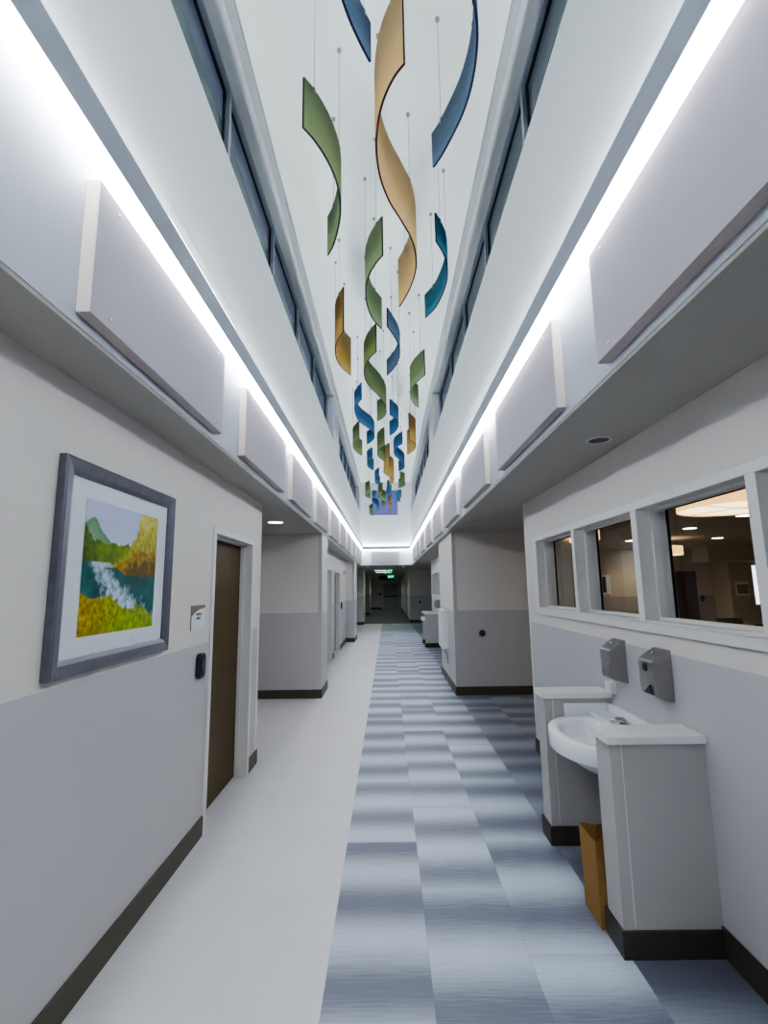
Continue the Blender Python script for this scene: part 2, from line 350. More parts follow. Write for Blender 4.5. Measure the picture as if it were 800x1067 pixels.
# plan curves of the ribbons: key, bottom height, top height, points (x, y)
RIBBONS = [
    ('blue_a', 4.68, 4.95, [(-0.206,1.882),(-0.213,1.992),(-0.199,2.077),(-0.189,2.125),(-0.153,2.228),(-0.106,2.331),(-0.059,2.421)]),
    ('gold_b', 4.6, 5.15, [(0.137,2.37),(0.09,2.424),(0.046,2.501),(0.005,2.603),(-0.024,2.735),(-0.039,2.905),(-0.02,3.141),(0.05,3.374),(0.14,3.547),(0.226,3.737),(0.204,3.679),(0.273,3.865),(0.307,4.082),(0.304,4.258),(0.274,4.448),(0.221,4.654),(0.166,4.811)]),
    ('green_c', 4.563, 4.94, [(-0.5,2.712),(-0.443,2.796),(-0.392,2.906),(-0.352,3.025),(-0.324,3.162),(-0.317,3.31),(-0.332,3.47),(-0.373,3.643),(-0.424,3.807),(-0.487,3.932)]),
    ('blue_d', 4.671, 4.95, [(0.407,1.984),(0.451,2.046),(0.491,2.119),(0.52,2.195),(0.544,2.293),(0.557,2.435),(0.554,2.591),(0.527,2.754),(0.472,2.921),(0.418,3.066),(0.375,3.147)]),
    ('green_e', 4.548, 4.93, [(-0.003,3.921),(-0.069,4.029),(-0.129,4.172),(-0.172,4.358),(-0.181,4.56),(-0.163,4.782),(-0.115,4.982),(-0.028,5.169)]),
    ('teal_f', 4.65, 4.93, [(0.467,3.891),(0.529,4.003),(0.581,4.129),(0.614,4.277),(0.63,4.467),(0.612,4.671),(0.564,4.932),(0.468,5.124)]),
    ('gold_g', 4.55, 5.1, [(-0.465,5.203),(-0.562,5.419),(-0.605,5.618),(-0.618,5.888),(-0.58,6.123),(-0.47,6.38)]),
    ('green_h', 4.554, 4.93, [(-0.101,5.715),(-0.184,5.858),(-0.253,6.076),(-0.285,6.312),(-0.275,6.566),(-0.208,6.843),(-0.109,7.082),(-0.029,7.369),(0.019,7.677),(0.005,7.969),(-0.063,8.16),(-0.142,8.277)]),
    ('blue_i', 4.688, 4.93, [(0.039,5.362),(0.118,5.576),(0.171,5.754),(0.202,5.969),(0.194,6.198),(0.142,6.443),(0.034,6.704)]),
    ('green_j', 4.546, 4.93, [(0.554,6.399),(0.484,6.551),(0.417,6.736),(0.382,6.963),(0.393,7.206),(0.455,7.468),(0.539,7.629)]),
    ('blue_k', 4.646, 4.93, [(-0.38,7.483),(-0.452,7.665),(-0.505,7.814),(-0.522,7.941),(-0.517,8.204),(-0.491,8.484),(-0.436,8.666),(-0.366,8.832),(-0.293,9.001),(-0.243,9.223),(-0.225,9.415),(-0.242,9.613),(-0.297,9.796),(-0.395,9.984)]),
    ('blue_l', 4.636, 4.93, [(0.081,8.19),(0.156,8.345),(0.212,8.49),(0.243,8.687),(0.231,8.927),(0.178,9.178),(0.08,9.362)]),
    ('green_m', 4.572, 4.93, [(-0.524,9.323),(-0.602,9.518),(-0.662,9.681),(-0.686,9.851),(-0.673,10.12),(-0.607,10.406),(-0.531,10.598)]),
    ('green_n', 4.533, 4.93, [(-0.027,9.713),(-0.114,9.882),(-0.178,10.104),(-0.187,10.388),(-0.152,10.639),(-0.074,10.878),(-0.02,10.972)]),
    ('gold_o', 4.459, 5.0, [(0.45,9.085),(0.513,9.206),(0.58,9.369),(0.605,9.494),(0.599,9.708),(0.549,9.927),(0.458,10.179)]),
    ('gold_p', 4.45, 5.0, [(0.084,11.063),(-0.008,11.229),(-0.058,11.497),(-0.055,11.773),(0.016,12.051),(0.107,12.235),(0.183,12.448),(0.205,12.692),(0.179,13.006),(0.093,13.283)]),
    ('blue_q', 4.653, 4.93, [(0.348,10.004),(0.269,10.177),(0.195,10.403),(0.172,10.691),(0.217,10.998),(0.321,11.271),(0.292,11.259),(0.401,11.499),(0.466,11.854),(0.441,12.224),(0.327,12.451)]),
    ('blue_r', 4.636, 4.93, [(-0.318,11.178),(-0.388,11.253),(-0.451,11.451),(-0.467,11.729),(-0.433,11.987),(-0.324,12.261)]),
    ('blue_s', 4.662, 4.93, [(-0.201,13.14),(-0.283,13.296),(-0.337,13.663),(-0.299,13.957),(-0.189,14.248)]),
    ('green_t', 4.636, 4.93, [(0.387,13.613),(0.487,13.696),(0.547,13.945),(0.528,14.3),(0.373,14.586)]),
    ('green_u', 4.546, 4.93, [(-0.507,14.761),(-0.625,14.927),(-0.678,15.222),(-0.639,15.536),(-0.533,15.802)]),
    ('green_v', 4.563, 4.93, [(-0.123,14.997),(-0.239,15.226),(-0.274,15.595),(-0.205,15.991),(-0.088,16.271),(-0.029,16.627),(-0.044,17.068),(-0.175,17.442)]),
    ('blue_w', 4.66, 4.93, [(0.024,14.697),(0.113,14.926),(0.167,15.241),(0.128,15.537),(-0.001,15.812)]),
    ('blue_x', 4.527, 4.75, [(-0.346,15.395),(-0.446,15.514),(-0.494,15.901),(-0.46,16.527),(-0.346,16.905),(-0.264,17.296),(-0.286,17.778),(-0.401,18.191)]),
    ('gold_y', 4.654, 4.93, [(0.16,16.944),(0.072,17.231),(0.047,17.767),(0.101,18.344),(0.199,18.61)]),
    ('blue_z', 4.647, 4.93, [(0.493,16.171),(0.374,16.294),(0.322,16.521),(0.385,16.849),(0.47,17.044)]),
    ('green_zz', 4.369, 4.6, [(-0.489,17.016),(-0.599,17.251),(-0.648,17.669),(-0.616,18.116),(-0.523,18.402)]),
]

# ================================================================== SETTING
# floors
sbox('floor', M_vinyl, -3.5, -.29, YBACK, 23.6, -.1, 0)
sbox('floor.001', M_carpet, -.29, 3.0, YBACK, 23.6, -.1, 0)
sbox('floor.002', M_dcarp, -3.5, 3.5, 23.6, YFAR+.2, -.1, 0)
sbox('floor.003', M_rfloor, 3.0, 14.2, YBACK, 16.2, -.1, 0)
sbox('floor.004', M_dcarp, 3.0, 3.5, 16.75, 23.6, -.1, 0)

# ---- left side walls
LW = -1.50
DY0, DY1, DZ = 3.68, 4.69, 2.08           # near door opening
sbox('wall_left', M_wall, LW, XL, YBACK, DY0, 0, SOF)
sbox('wall_left.001', M_wall, LW, XL, DY1, 5.03, 0, SOF)
sbox('wall_left.002', M_wall, LW, XL, DY0, DY1, DZ, SOF)
sbox('wall_left.003', M_wall, -3.5, LW, 4.83, 5.03, 0, SOF)          # near side of the alcove
sbox('wall_left.004', M_wall, -3.5, -3.35, 5.03, 7.85, 0, SOF)       # back of the alcove
sbox('wall_left.005', M_wall, -3.5, -1.048, 7.85, 8.61, 0, SOF)      # return wall / pier
RX = -1.34
for k, (a, b) in enumerate(((8.61, 10.78), (11.78, 12.36), (13.66, 15.76))):
    sbox('wall_left.%03d' % (6+k), M_wall, LW, RX, a, b, 0, SOF)
sbox('wall_left.009', M_wall, LW, RX, 10.78, 11.78, 2.08, SOF)
sbox('wall_left.010', M_wall, LW, RX, 12.36, 13.66, 2.08, SOF)
sbox('wall_left.011', M_wall, LW, -1.07, 15.76, 16.97, 0, SOF)
sbox('wall_left.012', M_wall, -1.65, -1.47, 16.97, 19.0, 0, SOF)
sbox('wall_left.013', M_wall, -1.65, -1.47, 20.0, 23.1, 0, SOF)
sbox('wall_left.014', M_wall, -1.65, -1.47, 19.0, 20.0, 2.08, SOF)
sbox('wall_left.015', M_wall, -1.65, -1.13, 23.1, 24.6, 0, SOF)
sbox('wall_left.016', M_wall, -1.65, -1.45, 24.6, 32.0, 0, SOF)
sbox('wall_left.017', M_wall, -1.65, -1.15, 32.0, 33.4, 0, SOF)
sbox('wall_left.018', M_wall, -1.65, -1.38, 33.4, YFAR, 0, SOF)

# ---- right side walls with window openings
WT = 1.67                                   # room face of the right wall
WZ0, WZ1 = 1.45, 2.09
def win_ranges(dy): return [(a+dy, b+dy) for a, b in ((3.925, 4.87), (2.95, 3.868), (1.985, 2.885), (1.03, 1.925), (.08, .97))]
w1 = win_ranges(0)
sbox('wall_right', M_wall, XR, WT, YBACK, 5.3, 0, WZ0)
sbox('wall_right.001', M_wall, XR, WT, YBACK, 5.3, WZ1, SOF)
sbox('wall_right.002', M_wall, XR, WT, 4.87, 5.3, WZ0, WZ1)
sbox('wall_right.003', M_wall, XR, WT, YBACK, .08, WZ0, WZ1)
sbox('wall_right.004', M_wall, 1.04, 2.95, 7.93, 9.98, 0, SOF)
DYW = 11.65
sbox('wall_right.005', M_wall, XR, WT, 9.98, 16.95, 0, WZ0)
sbox('wall_right.006', M_wall, XR, WT, 9.98, 16.95, WZ1, SOF)
sbox('wall_right.007', M_wall, XR, WT, 16.52, 16.95, WZ0, WZ1)
sbox('wall_right.008', M_wall, XR, WT, 9.98, .08+DYW, WZ0, WZ1)
sbox('wall_right.009', M_wall, WT, 3.4, 16.75, 16.95, 0, SOF)
sbox('wall_right.010', M_wall, 3.4, 3.5, 16.75, 24.2, 0, SOF)
RD0, RD1 = 27.6, 28.6
sbox('wall_right.011', M_wall, 1.05, 3.5, 24.2, RD0, 0, SOF)
sbox('wall_right.012', M_wall, 1.05, 1.25, RD1, YFAR, 0, SOF)
sbox('wall_right.013', M_wall, 1.05, 1.25, RD0, RD1, 2.08, SOF)
sbox('wall_far', M_wall, -1.65, -.40, YFAR, YFAR+.2, 0, SOF)
sbox('wall_far.001', M_wall, .86, 1.25, YFAR, YFAR+.2, 0, SOF)
sbox('wall_far.002', M_wall, -.40, .86, YFAR, YFAR+.2, 2.15, SOF)
sbox('wall_back_added', M_wall, -3.5, WT, YBACK-.2, YBACK, 0, SOF)  # unseen wall added behind the camera to bounce light

# ---- soffits over the aisles
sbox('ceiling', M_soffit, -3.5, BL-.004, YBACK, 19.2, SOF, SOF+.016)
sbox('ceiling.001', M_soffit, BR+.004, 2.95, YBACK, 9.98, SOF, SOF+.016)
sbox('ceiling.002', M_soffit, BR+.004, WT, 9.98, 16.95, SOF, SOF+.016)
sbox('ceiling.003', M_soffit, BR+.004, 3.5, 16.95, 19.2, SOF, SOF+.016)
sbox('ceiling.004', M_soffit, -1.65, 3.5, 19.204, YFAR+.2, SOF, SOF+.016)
# ---- tall atrium
UX = .30
SILL_L, SILL_R, HEAD = 4.56, 4.60, 5.55
sbox('wall_left.019', M_white, BL-UX, BL, YBACK, 19.2, 3.2, SILL_L)
sbox('wall_left.025', M_bulk, BL-UX, BL, YBACK, 19.2, SOF+.016, 3.2)
sbox('wall_right.025', M_bulk, BR, BR+UX, YBACK, 19.2, SOF+.016, 3.2)
sbox('wall_right.014', M_white, BR, BR+UX, YBACK, 19.2, 3.2, SILL_R)
sbox('wall_left.020', [M_white], BL-UX, BL, YBACK, 19.2, HEAD, CEIL)
sbox('wall_right.015', [M_white], BR, BR+UX, YBACK, 19.2, HEAD, CEIL)
PIERS = ((9.5, 10.5), (18.45, 19.2))
for k, (a, b) in enumerate(PIERS):
    sbox('wall_left.%03d' % (21+k), M_white, BL-UX, BL, a, b, SILL_L, HEAD)
    sbox('wall_right.%03d' % (16+k), M_white, BR, BR+UX, a, b, SILL_R, HEAD)
# end wall with its square window
EW = (-.59, .445, 4.50, 5.54)
sbox('wall_far.003', M_white, BL-UX, BR+UX, 19.2, 19.4, SOF+.016, EW[2])
sbox('wall_far.004', M_white, BL-UX, EW[0], 19.2, 19.4, EW[2], CEIL)
sbox('wall_far.005', M_white, EW[1], BR+UX, 19.2, 19.4, EW[2], CEIL)
sbox('wall_far.006', M_white, EW[0], EW[1], 19.2, 19.4, EW[3], CEIL)
sbox('wall_back_added.001', M_white, BL-UX, BR+UX, YBACK-.2, YBACK, SOF, CEIL)  # upper part of the added bounce wall, out of view
sbox('ceiling.005', M_ceil, BL-UX, BR+UX, YBACK-.2, 19.4, CEIL, CEIL+.15)
# slim reveal where the atrium ceiling meets the walls
sbox('trim_1', M_alu, BL, BL+.008, YBACK, 19.2, CEIL-.018, CEIL)
sbox('trim_2', M_alu, BR-.008, BR, YBACK, 19.2, CEIL-.018, CEIL)

def clerestory(name, side, y0, y1, zs, mull, label):
    X0 = (BL-.135) if side < 0 else (BR+.135)           # face of the frame
    X1 = X0 + side*.06
    root = thing(name, label, 'window', (X0, y0, zs)); del root['category']; root['kind'] = 'structure'
    m = MB(); f = .045
    m.box(X0, X1, y0, y1, HEAD-f, HEAD); m.box(X0, X1, y0, y1, zs, zs+f)
    for y in [y0+f/2, y1-f/2]+list(mull): m.box(X0, X1, y-f/2, y+f/2, zs+f, HEAD-f)
    m.build('window_frame', M_alu, root)
    g = MB()                                            # dark gasket lines inside the frame
    ys = sorted([y0+f/2, y1-f/2]+list(mull)); xg0, xg1 = X0+side*.03, X0+side*.05
    for a, b in zip(ys[:-1], ys[1:]):
        a += f/2; b -= f/2
        for q in ((a, a+.02, zs+f, HEAD-f), (b-.02, b, zs+f, HEAD-f), (a+.02, b-.02, HEAD-f-.02, HEAD-f), (a+.02, b-.02, zs+f, zs+f+.02)): g.box(xg0, xg1, *q)
        MB().add([(X0+side*.04, a+.02, zs+f+.02), (X0+side*.04, b-.02, zs+f+.02), (X0+side*.04, b-.02, HEAD-f-.02), (X0+side*.04, a+.02, HEAD-f-.02)], [(0, 1, 2, 3)]).build('pane', M_cgl, root)
    g.build('gasket', M_black, root)
    hd = MB().box((BL if side < 0 else BR), X0, y0, y1, HEAD-.004, HEAD).build('head_lining', M_head, root)
    return root
mu1 = [-1.2, .3, 1.81, 3.3, 4.79, 6.28, 7.77]; mu2 = [11.82, 12.95, 14.1, 15.35, 16.6, 17.6]
clerestory('window_1', -1, YBACK, 9.5, SILL_L, mu1, 'long dark clerestory window band high on the left, nearer the camera')
clerestory('window_2', -1, 10.5, 18.45, SILL_L, mu2, 'far dark clerestory window band high on the left, beyond the pier')
clerestory('window_3', 1, YBACK, 9.5, SILL_R, mu1, 'long dark clerestory window band high on the right, nearer the camera')
clerestory('window_4', 1, 10.5, 18.45, SILL_R, mu2, 'far dark clerestory window band high on the right, beyond the pier')
r = thing('window_5', 'square violet dusk window in the white wall at the far end of the atrium', 'window', (0, 19.2, EW[2])); del r['category']; r['kind'] = 'structure'
m = MB(); f = .035
m.box(EW[0], EW[1], 19.26, 19.32, EW[2], EW[2]+f); m.box(EW[0], EW[1], 19.26, 19.32, EW[3]-f, EW[3])
m.box(EW[0], EW[0]+f, 19.26, 19.32, EW[2]+f, EW[3]-f); m.box(EW[1]-f, EW[1], 19.26, 19.32, EW[2]+f, EW[3]-f)
m.build('window_frame', M_alu, r)
MB().add([(EW[0]+f, 19.29, EW[2]+f), (EW[1]-f, 19.29, EW[2]+f), (EW[1]-f, 19.29, EW[3]-f), (EW[0]+f, 19.29, EW[3]-f)], [(0, 1, 2, 3)]).build('pane', M_egl, r)
MB().box(EW[0]-.02, EW[1]+.02, 19.15, 19.26, EW[2]-.03, EW[2]).build('window_sill', M_trim, r)

# ---- interior windows of the right wall
def ribbon_window(name, dy, label):
    ops = win_ranges(dy); y0, y1 = ops[-1][0], ops[0][1]
    root = thing(name, label, 'window', (XR, (y0+y1)/2, WZ0)); del root['category']; root['kind'] = 'structure'
    c = MB(); px = XR-.018
    c.box(px, XR, y0-.1, y1+.105, WZ1, WZ1+.05)                      # head casing
    c.box(px, XR, y1, y1+.105, WZ0, WZ1); c.box(px, XR, y0-.1, y0, WZ0, WZ1)
    c.box(XR-.022, XR, y0-.1, y1+.105, WZ0-.066, WZ0)                # apron
    c.box(XR-.030, XR-.022, y0-.1, y1+.105, WZ0-.012, WZ0)           # stool nosing
    c.build('casing', M_trim, root, .002)
    p = MB()
    for (a0, a1), (b0, b1) in zip(ops[:-1], ops[1:]): p.box(px, WT, b1, a0, WZ0, WZ1)
    p.build('mullion', M_trim, root, .002)
    s = MB(); d0, d1, e = 1.555, 1.60, .016
    fr = MB()
    for a, b in ops:
        for q in ((a, a+e, WZ0, WZ1), (b-e, b, WZ0, WZ1), (a+e, b-e, WZ1-e, WZ1), (a+e, b-e, WZ0, WZ0+e)): s.box(d0, d1, *q)
        g = .008
        for q in ((a, a+g, WZ0, WZ1), (b-g, b, WZ0, WZ1), (a+g, b-g, WZ1-g, WZ1), (a+g, b-g, WZ0, WZ0+g)): fr.box(1.648, 1.662, *q)
        MB().add([(1.654, a+g, WZ0+g), (1.654, b-g, WZ0+g), (1.654, b-g, WZ1-g), (1.654, a+g, WZ1-g)], [(0, 1, 2, 3)]).build('pane', M_glass, root)
    s.build('glazing_stop', M_trim, root)
    fr.build('inner_frame', M_black, root)
ribbon_window('window_6', 0, 'white framed row of interior windows above the near sink')
ribbon_window('window_7', DYW, 'distant white framed row of interior windows above the far sink')

# ---- baseboards
BH = .128
def base(name, x0, x1, y0, y1, m=M_base):
    struct(MB().box(x0, x1, y0, y1, 0, BH).build(name, m, None, .002))
t = .012
base('baseboard_left', XL, XL+t, YBACK, 3.63)
base('baseboard_left.001', XL, XL+t, 4.74, 5.03+t)
base('baseboard_left.002', -3.35, XL, 5.03, 5.03+t)
base('baseboard_left.003', -3.35, -3.35+t, 5.03+t, 7.85-t)
base('baseboard_left.004', -3.35, -1.048+t, 7.85-t, 7.85)
base('baseboard_left.005', -1.048, -1.048+t, 7.85, 8.61)
base('baseboard_left.006', RX, RX+t, 8.61, 10.73)
base('baseboard_left.007', RX, RX+t, 11.83, 12.31)
base('baseboard_left.008', RX, RX+t, 13.71, 15.76-t)
base('baseboard_left.009', RX, -1.07+t, 15.76-t, 15.76)
base('baseboard_left.010', -1.07, -1.07+t, 15.76, 16.97)
base('baseboard_left.011', -1.47, -1.47+t, 16.97, 18.95)
base('baseboard_left.012', -1.47, -1.47+t, 20.05, 23.1-t)
base('baseboard_left.013', -1.47, -1.13+t, 23.1-t, 23.1)
base('baseboard_left.014', -1.13, -1.13+t, 23.1, 24.6)
base('baseboard_left.015', -1.45, -1.15+t, 32.0-t, 32.0)
base('baseboard_left.016', -1.45, -1.45+t, 24.6, 32.0-t)
base('baseboard_right', XR-t, XR, YBACK, 2.48, M_basew)
base('baseboard_right.001', XR-t, XR, 2.64, 3.46, M_basew)
base('baseboard_right.002', XR-t, XR, 3.62, 5.3)
base('baseboard_right.003', 1.04-t, 2.95, 7.93-t, 7.93)
base('baseboard_right.004', 1.04-t, 1.04, 7.93, 9.98)
base('baseboard_right.005', XR-t, XR, 9.98, 2.48+DYW)
base('baseboard_right.006', XR-t, XR, 2.64+DYW, 3.46+DYW)
base('baseboard_right.007', XR-t, XR, 3.62+DYW, 16.95)
base('baseboard_right.008', 1.05-t, 3.4, 24.2-t, 24.2)
base('baseboard_right.009', 1.05-t, 1.05, 24.2, RD0-.05)
base('baseboard_right.010', 1.05-t, 1.05, RD1+.05, YFAR)
base('baseboard_far', -1.38, -.46, YFAR-t, YFAR)

# ---- corner guards
def guard(name, pts, z1=SOF, m=M_guard):
    """L-shaped vinyl guard, pts = plan profile"""
    struct(MB().prism(pts, 'z', BH, z1).build(name, m))
g = .055; e = .003
guard('trim_3', [(-1.048-g, 7.85-e), (-1.048+e, 7.85-e), (-1.048+e, 7.85+g), (-1.048, 7.85+g), (-1.048, 7.85), (-1.048-g, 7.85)])
guard('trim_4', [(1.04+g, 7.93-e), (1.04+g, 7.93), (1.04, 7.93), (1.04, 7.93+g), (1.04-e, 7.93+g), (1.04-e, 7.93-e)])
guard('trim_5', [(XL, 5.03-g), (XL+e, 5.03-g), (XL+e, 5.03+e), (XL-g, 5.03+e), (XL-g, 5.03), (XL, 5.03)], m=M_trim)
guard('trim_6', [(XR-e, 5.3-g), (XR, 5.3-g), (XR, 5.3), (XR+g, 5.3), (XR+g, 5.3+e), (XR-e, 5.3+e)], m=M_trim)
guard('trim_7', [(-1.07-g, 15.76-e), (-1.07+e, 15.76-e), (-1.07+e, 15.76+g), (-1.07, 15.76+g), (-1.07, 15.76), (-1.07-g, 15.76)])

# ---- doors
def leftdoor(name, x, y0, y1, label, ztop=2.08, depth=.10, m=M_door, handle=True, hinge_far=True):
    root = thing(name, label, 'door', (x, y0, 0)); del root['category']; root['kind'] = 'structure'
    f = MB(); w = .048
    f.box(x-depth-.04, x+.014, y0-w, y0+.004, 0, ztop+w); f.box(x-depth-.04, x+.014, y1-.004, y1+w, 0, ztop+w); f.box(x-depth-.04, x+.014, y0+.004, y1-.004, ztop-.004, ztop+w)
    f.box(x-depth+.0, x-depth+.035, y0+.004, y0+.02, 0, ztop-.004); f.box(x-depth, x-depth+.035, y1-.02, y1-.004, 0, ztop-.004); f.box(x-depth, x-depth+.035, y0+.02, y1-.02, ztop-.02, ztop-.004)
    f.build('door_frame', M_doorfr, root, .002)
    MB().box(x-depth-.044, x-depth-.001, y0+.007, y1-.007, .008, ztop-.008).build('door_leaf', m, root, .002)
    if handle:
        yy = y1-.08 if not hinge_far else y0+.08; s = 1 if hinge_far else -1
        h = MB(); h.tube([(x-depth, yy, 1.0), (x-depth+.05, yy, 1.0)], .011); h.tube([(x-depth+.05, yy-s*.01, 1.0), (x-depth+.05, yy+s*.11, 1.0)], .009)
        h.tube([(x-depth-.001, yy, 1.0), (x-depth+.008, yy, 1.0)], .028, 16)
        h.build('door_handle', M_steel, root)
    return root
leftdoor('door_1', XL, DY0, DY1, 'dark brown wooden door in the near left wall', handle=False)
leftdoor('door_2', RX, 10.78, 11.78, 'nearer dark door in the recess beyond the left pier')
leftdoor('door_3', RX, 12.36, 13.66, 'farther dark door in the recess beyond the left pier')
leftdoor('door_4', -1.47, 19.0, 20.0, 'dark door far down the left side of the corridor', handle=False)
# door in the far right wall (mirrored)
r = thing('door_5', 'door in the dim right wall near the far end', 'door', (1.05, RD0, 0)); del r['category']; r['kind'] = 'structure'
m = MB(); m.box(1.04, 1.19, RD0-.05, RD0, 0, 2.13); m.box(1.04, 1.19, RD1, RD1+.05, 0, 2.13); m.box(1.04, 1.19, RD0, RD1, 2.08, 2.13); m.build('door_frame', M_doorfr, r)
MB().box(1.15, 1.19, RD0, RD1, 0.008, 2.08).build('door_leaf', M_door, r)
# pale door with a push bar at the end of the corridor
r = thing('door_6', 'pale grey exit door with a dark push bar at the far end', 'door', (.23, YFAR, 0)); del r['category']; r['kind'] = 'structure'
m = MB(); m.box(-.40, -.35, YFAR-.02, YFAR+.12, 0, 2.15); m.box(.81, .86, YFAR-.02, YFAR+.12, 0, 2.15); m.box(-.35, .81, YFAR-.02, YFAR+.12, 2.09, 2.15); m.build('door_frame', M_grdoor, r)
MB().box(-.345, .805, YFAR+.02, YFAR+.065, .01, 2.085).build('door_leaf', M_grdoor, r)
MB().box(-.30, .76, YFAR-.05, YFAR+.02, .97, 1.05).build('push_bar', M_black, r, .005)

# ================================================================== DINING ROOM BEYOND THE WINDOWS
RC = 2.8
sbox('wall_room_far', M_room, WT, 14.0, 16.0, 16.2, 0, RC)
sbox('wall_room_right', M_room, 14.0, 14.2, YBACK, 16.2, 0, RC)
sbox('wall_room_back', M_room, WT, 14.2, YBACK-.2, YBACK, 0, RC)
sbox('wall_room_block', noisy('room_beige_paint', (.50, .41, .29), .6, 0, .2, 30, .03), 10.44, 14.0, 15.2, 16.0, 0, RC)
sbox('wall_room_soffit', noisy('room_soffit_paint', (.50, .42, .30), .6, 0, .2, 30, .03), 9.36, 14.0, 14.4, 15.2, 2.30, RC)
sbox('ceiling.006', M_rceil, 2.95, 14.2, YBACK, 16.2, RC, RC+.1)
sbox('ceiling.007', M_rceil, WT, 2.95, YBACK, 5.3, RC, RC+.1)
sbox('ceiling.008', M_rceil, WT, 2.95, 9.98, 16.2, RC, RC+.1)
sbox('wall_room_header', M_room, 2.9, 2.95, 5.3, 7.93, SOF+.016, RC)
sbox('wall_room_header.001', M_room, WT, 2.9, 5.3, 5.35, SOF+.016, RC)
sbox('wall_room_header.002', M_room, WT, 2.95, 9.93, 9.98, SOF+.016, RC)
sbox('wall_room_left', M_room, WT, WT+.04, YBACK, 5.3, 2.12, RC)
sbox('wall_room_left.001', M_room, WT, WT+.04, 9.98, 16.0, 2.12, RC)
r = thing('door_7', 'dark door in the far wall of the dining room', 'door', (9.46, 16, 0)); del r['category']; r['kind'] = 'structure'
MB().box(9.02, 9.90, 15.97, 16.0, 0, 2.06).build('door_leaf', noisy('room_dark_door', (.05, .03, .02), .5, 0, .4, 8, .2), r)
MB().box(8.98, 9.02, 15.96, 16.0, 0, 2.10).box(9.90, 9.94, 15.96, 16.0, 0, 2.10).box(9.02, 9.90, 15.96, 16.0, 2.06, 2.10).build('door_frame', M_room, r)
r = thing('window_8', 'narrow bright upright window on the dining room wall', 'window', (11.2, 15.2, 1.0)); del r['category']; r['kind'] = 'structure'
MB().box(11.13, 11.25, 15.18, 15.19, 1.02, 2.18).build('pane', M_slit, r)
MB().box(11.10, 11.13, 15.17, 15.2, .99, 2.21).box(11.25, 11.28, 15.17, 15.2, .99, 2.21).build('window_frame', M_room, r)

def drum(x, y, zb, rad, h, label):
    t = thing('drum_pendant', label, 'ceiling lamp', (x, y, zb), 'drum pendants in the dining room')
    s = MB(); n = 48
    s.rings([[(x+rr*math.cos(2*PI*k/n), y+rr*math.sin(2*PI*k/n), z) for k in range(n)] for rr, z in ((rad, zb), (rad, zb+h), (rad-.008, zb+h), (rad-.008, zb), (rad, zb))], False)
    s.build('lamp_shade', M_drum, t)
    d = MB(); d.lathe(x, y, [(rad-.012, zb+.012), (rad-.012, zb+.018)], n); d.build('diffuser', M_drumd, t)
    b = MB()
    for a in (.35, .35+PI/2, ):
        c, sn = math.cos(a), math.sin(a); q = rad*.97
        b.prism([(x+c*q-sn*.012, y+sn*q+c*.012), (x-c*q-sn*.012, y-sn*q+c*.012), (x-c*q+sn*.012, y-sn*q-c*.012), (x+c*q+sn*.012, y+sn*q-c*.012)], 'z', zb+.004, zb+.011)
    b.build('cross_band', M_drumb, t)
    st = MB(); st.tube([(x, y, zb+.02), (x, y, RC-.01)], .008); st.lathe(x, y, [(.06, RC-.02), (.06, RC)], 20); st.build('stem', M_steel, t)
    return t
drum(3.58, 4.95, 2.40, .55, .24, 'large glowing amber drum pendant close behind the third window')
drum(6.98, 12.6, 2.38, .50, .22, 'small distant amber drum pendant low in the third window')
drum(3.10, 8.30, 2.40, .46, .23, 'glowing amber drum pendant seen in the second window')

# ---- recessed downlights
def downlight(x, y, z, lens, label, rad=.075, group=None, nm='downlight'):
    t = thing(nm, label, 'ceiling light', (x, y, z), group)
    n = 28
    MB().rings([[(x+r_*math.cos(2*PI*k/n), y+r_*math.sin(2*PI*k/n), zz) for k in range(n)] for r_, zz in ((rad+.018, z-.001), (rad+.016, z-.008), (rad, z-.008), (rad, z-.002), (rad+.018, z-.001))], False).build('trim_ring', M_ring, t)
    MB().lathe(x, y, [(rad, z-.004), (rad, z-.001)], n).build('lens', lens, t)
    return t
downlight(-1.467, 6.39, SOF, M_glow, 'lit round downlight in the left alcove soffit', .095)
downlight(1.303, 2.904, SOF, M_dullens, 'unlit dark downlight in the right soffit above the near sink', .06)
downlight(1.248, 6.974, SOF, M_dullens, 'unlit dark downlight in the right soffit before the right pier', .06)
for k, (x, y, lab) in enumerate(((6.3, 10.2, 'lit round downlight on the dining room ceiling, left of the third window'), (8.4, 12.5, 'lit round downlight on the dining room ceiling nearest the soffit box'), (6.12, 8.35, 'lit round downlight nearest the large drum pendant'),
                  (6.4, 12.9, 'lit round downlight, upper of the two in the second window'), (7.9, 15.5, 'lit round downlight, lower of the two in the second window'))):
    downlight(x, y, RC, M_glowr, lab, .13, 'downlights on the dining room ceiling')
for x, lab in ((-.80, 'small white smoke detector under the end soffit, left'), (.64, 'small white smoke detector under the end soffit, right')):
    t = thing('smoke_detector', lab, 'smoke detector', (x, 20.0, SOF), 'smoke detectors under the end soffit')
    MB().lathe(x, 20.0, [(.085, SOF), (.085, SOF-.02)], 24).build('base_plate', M_whitep, t)
    MB().lathe(x, 20.0, [(.07, SOF-.02), (.062, SOF-.05), (.03, SOF-.056)], 24).build('sensor_head', M_whitep, t)

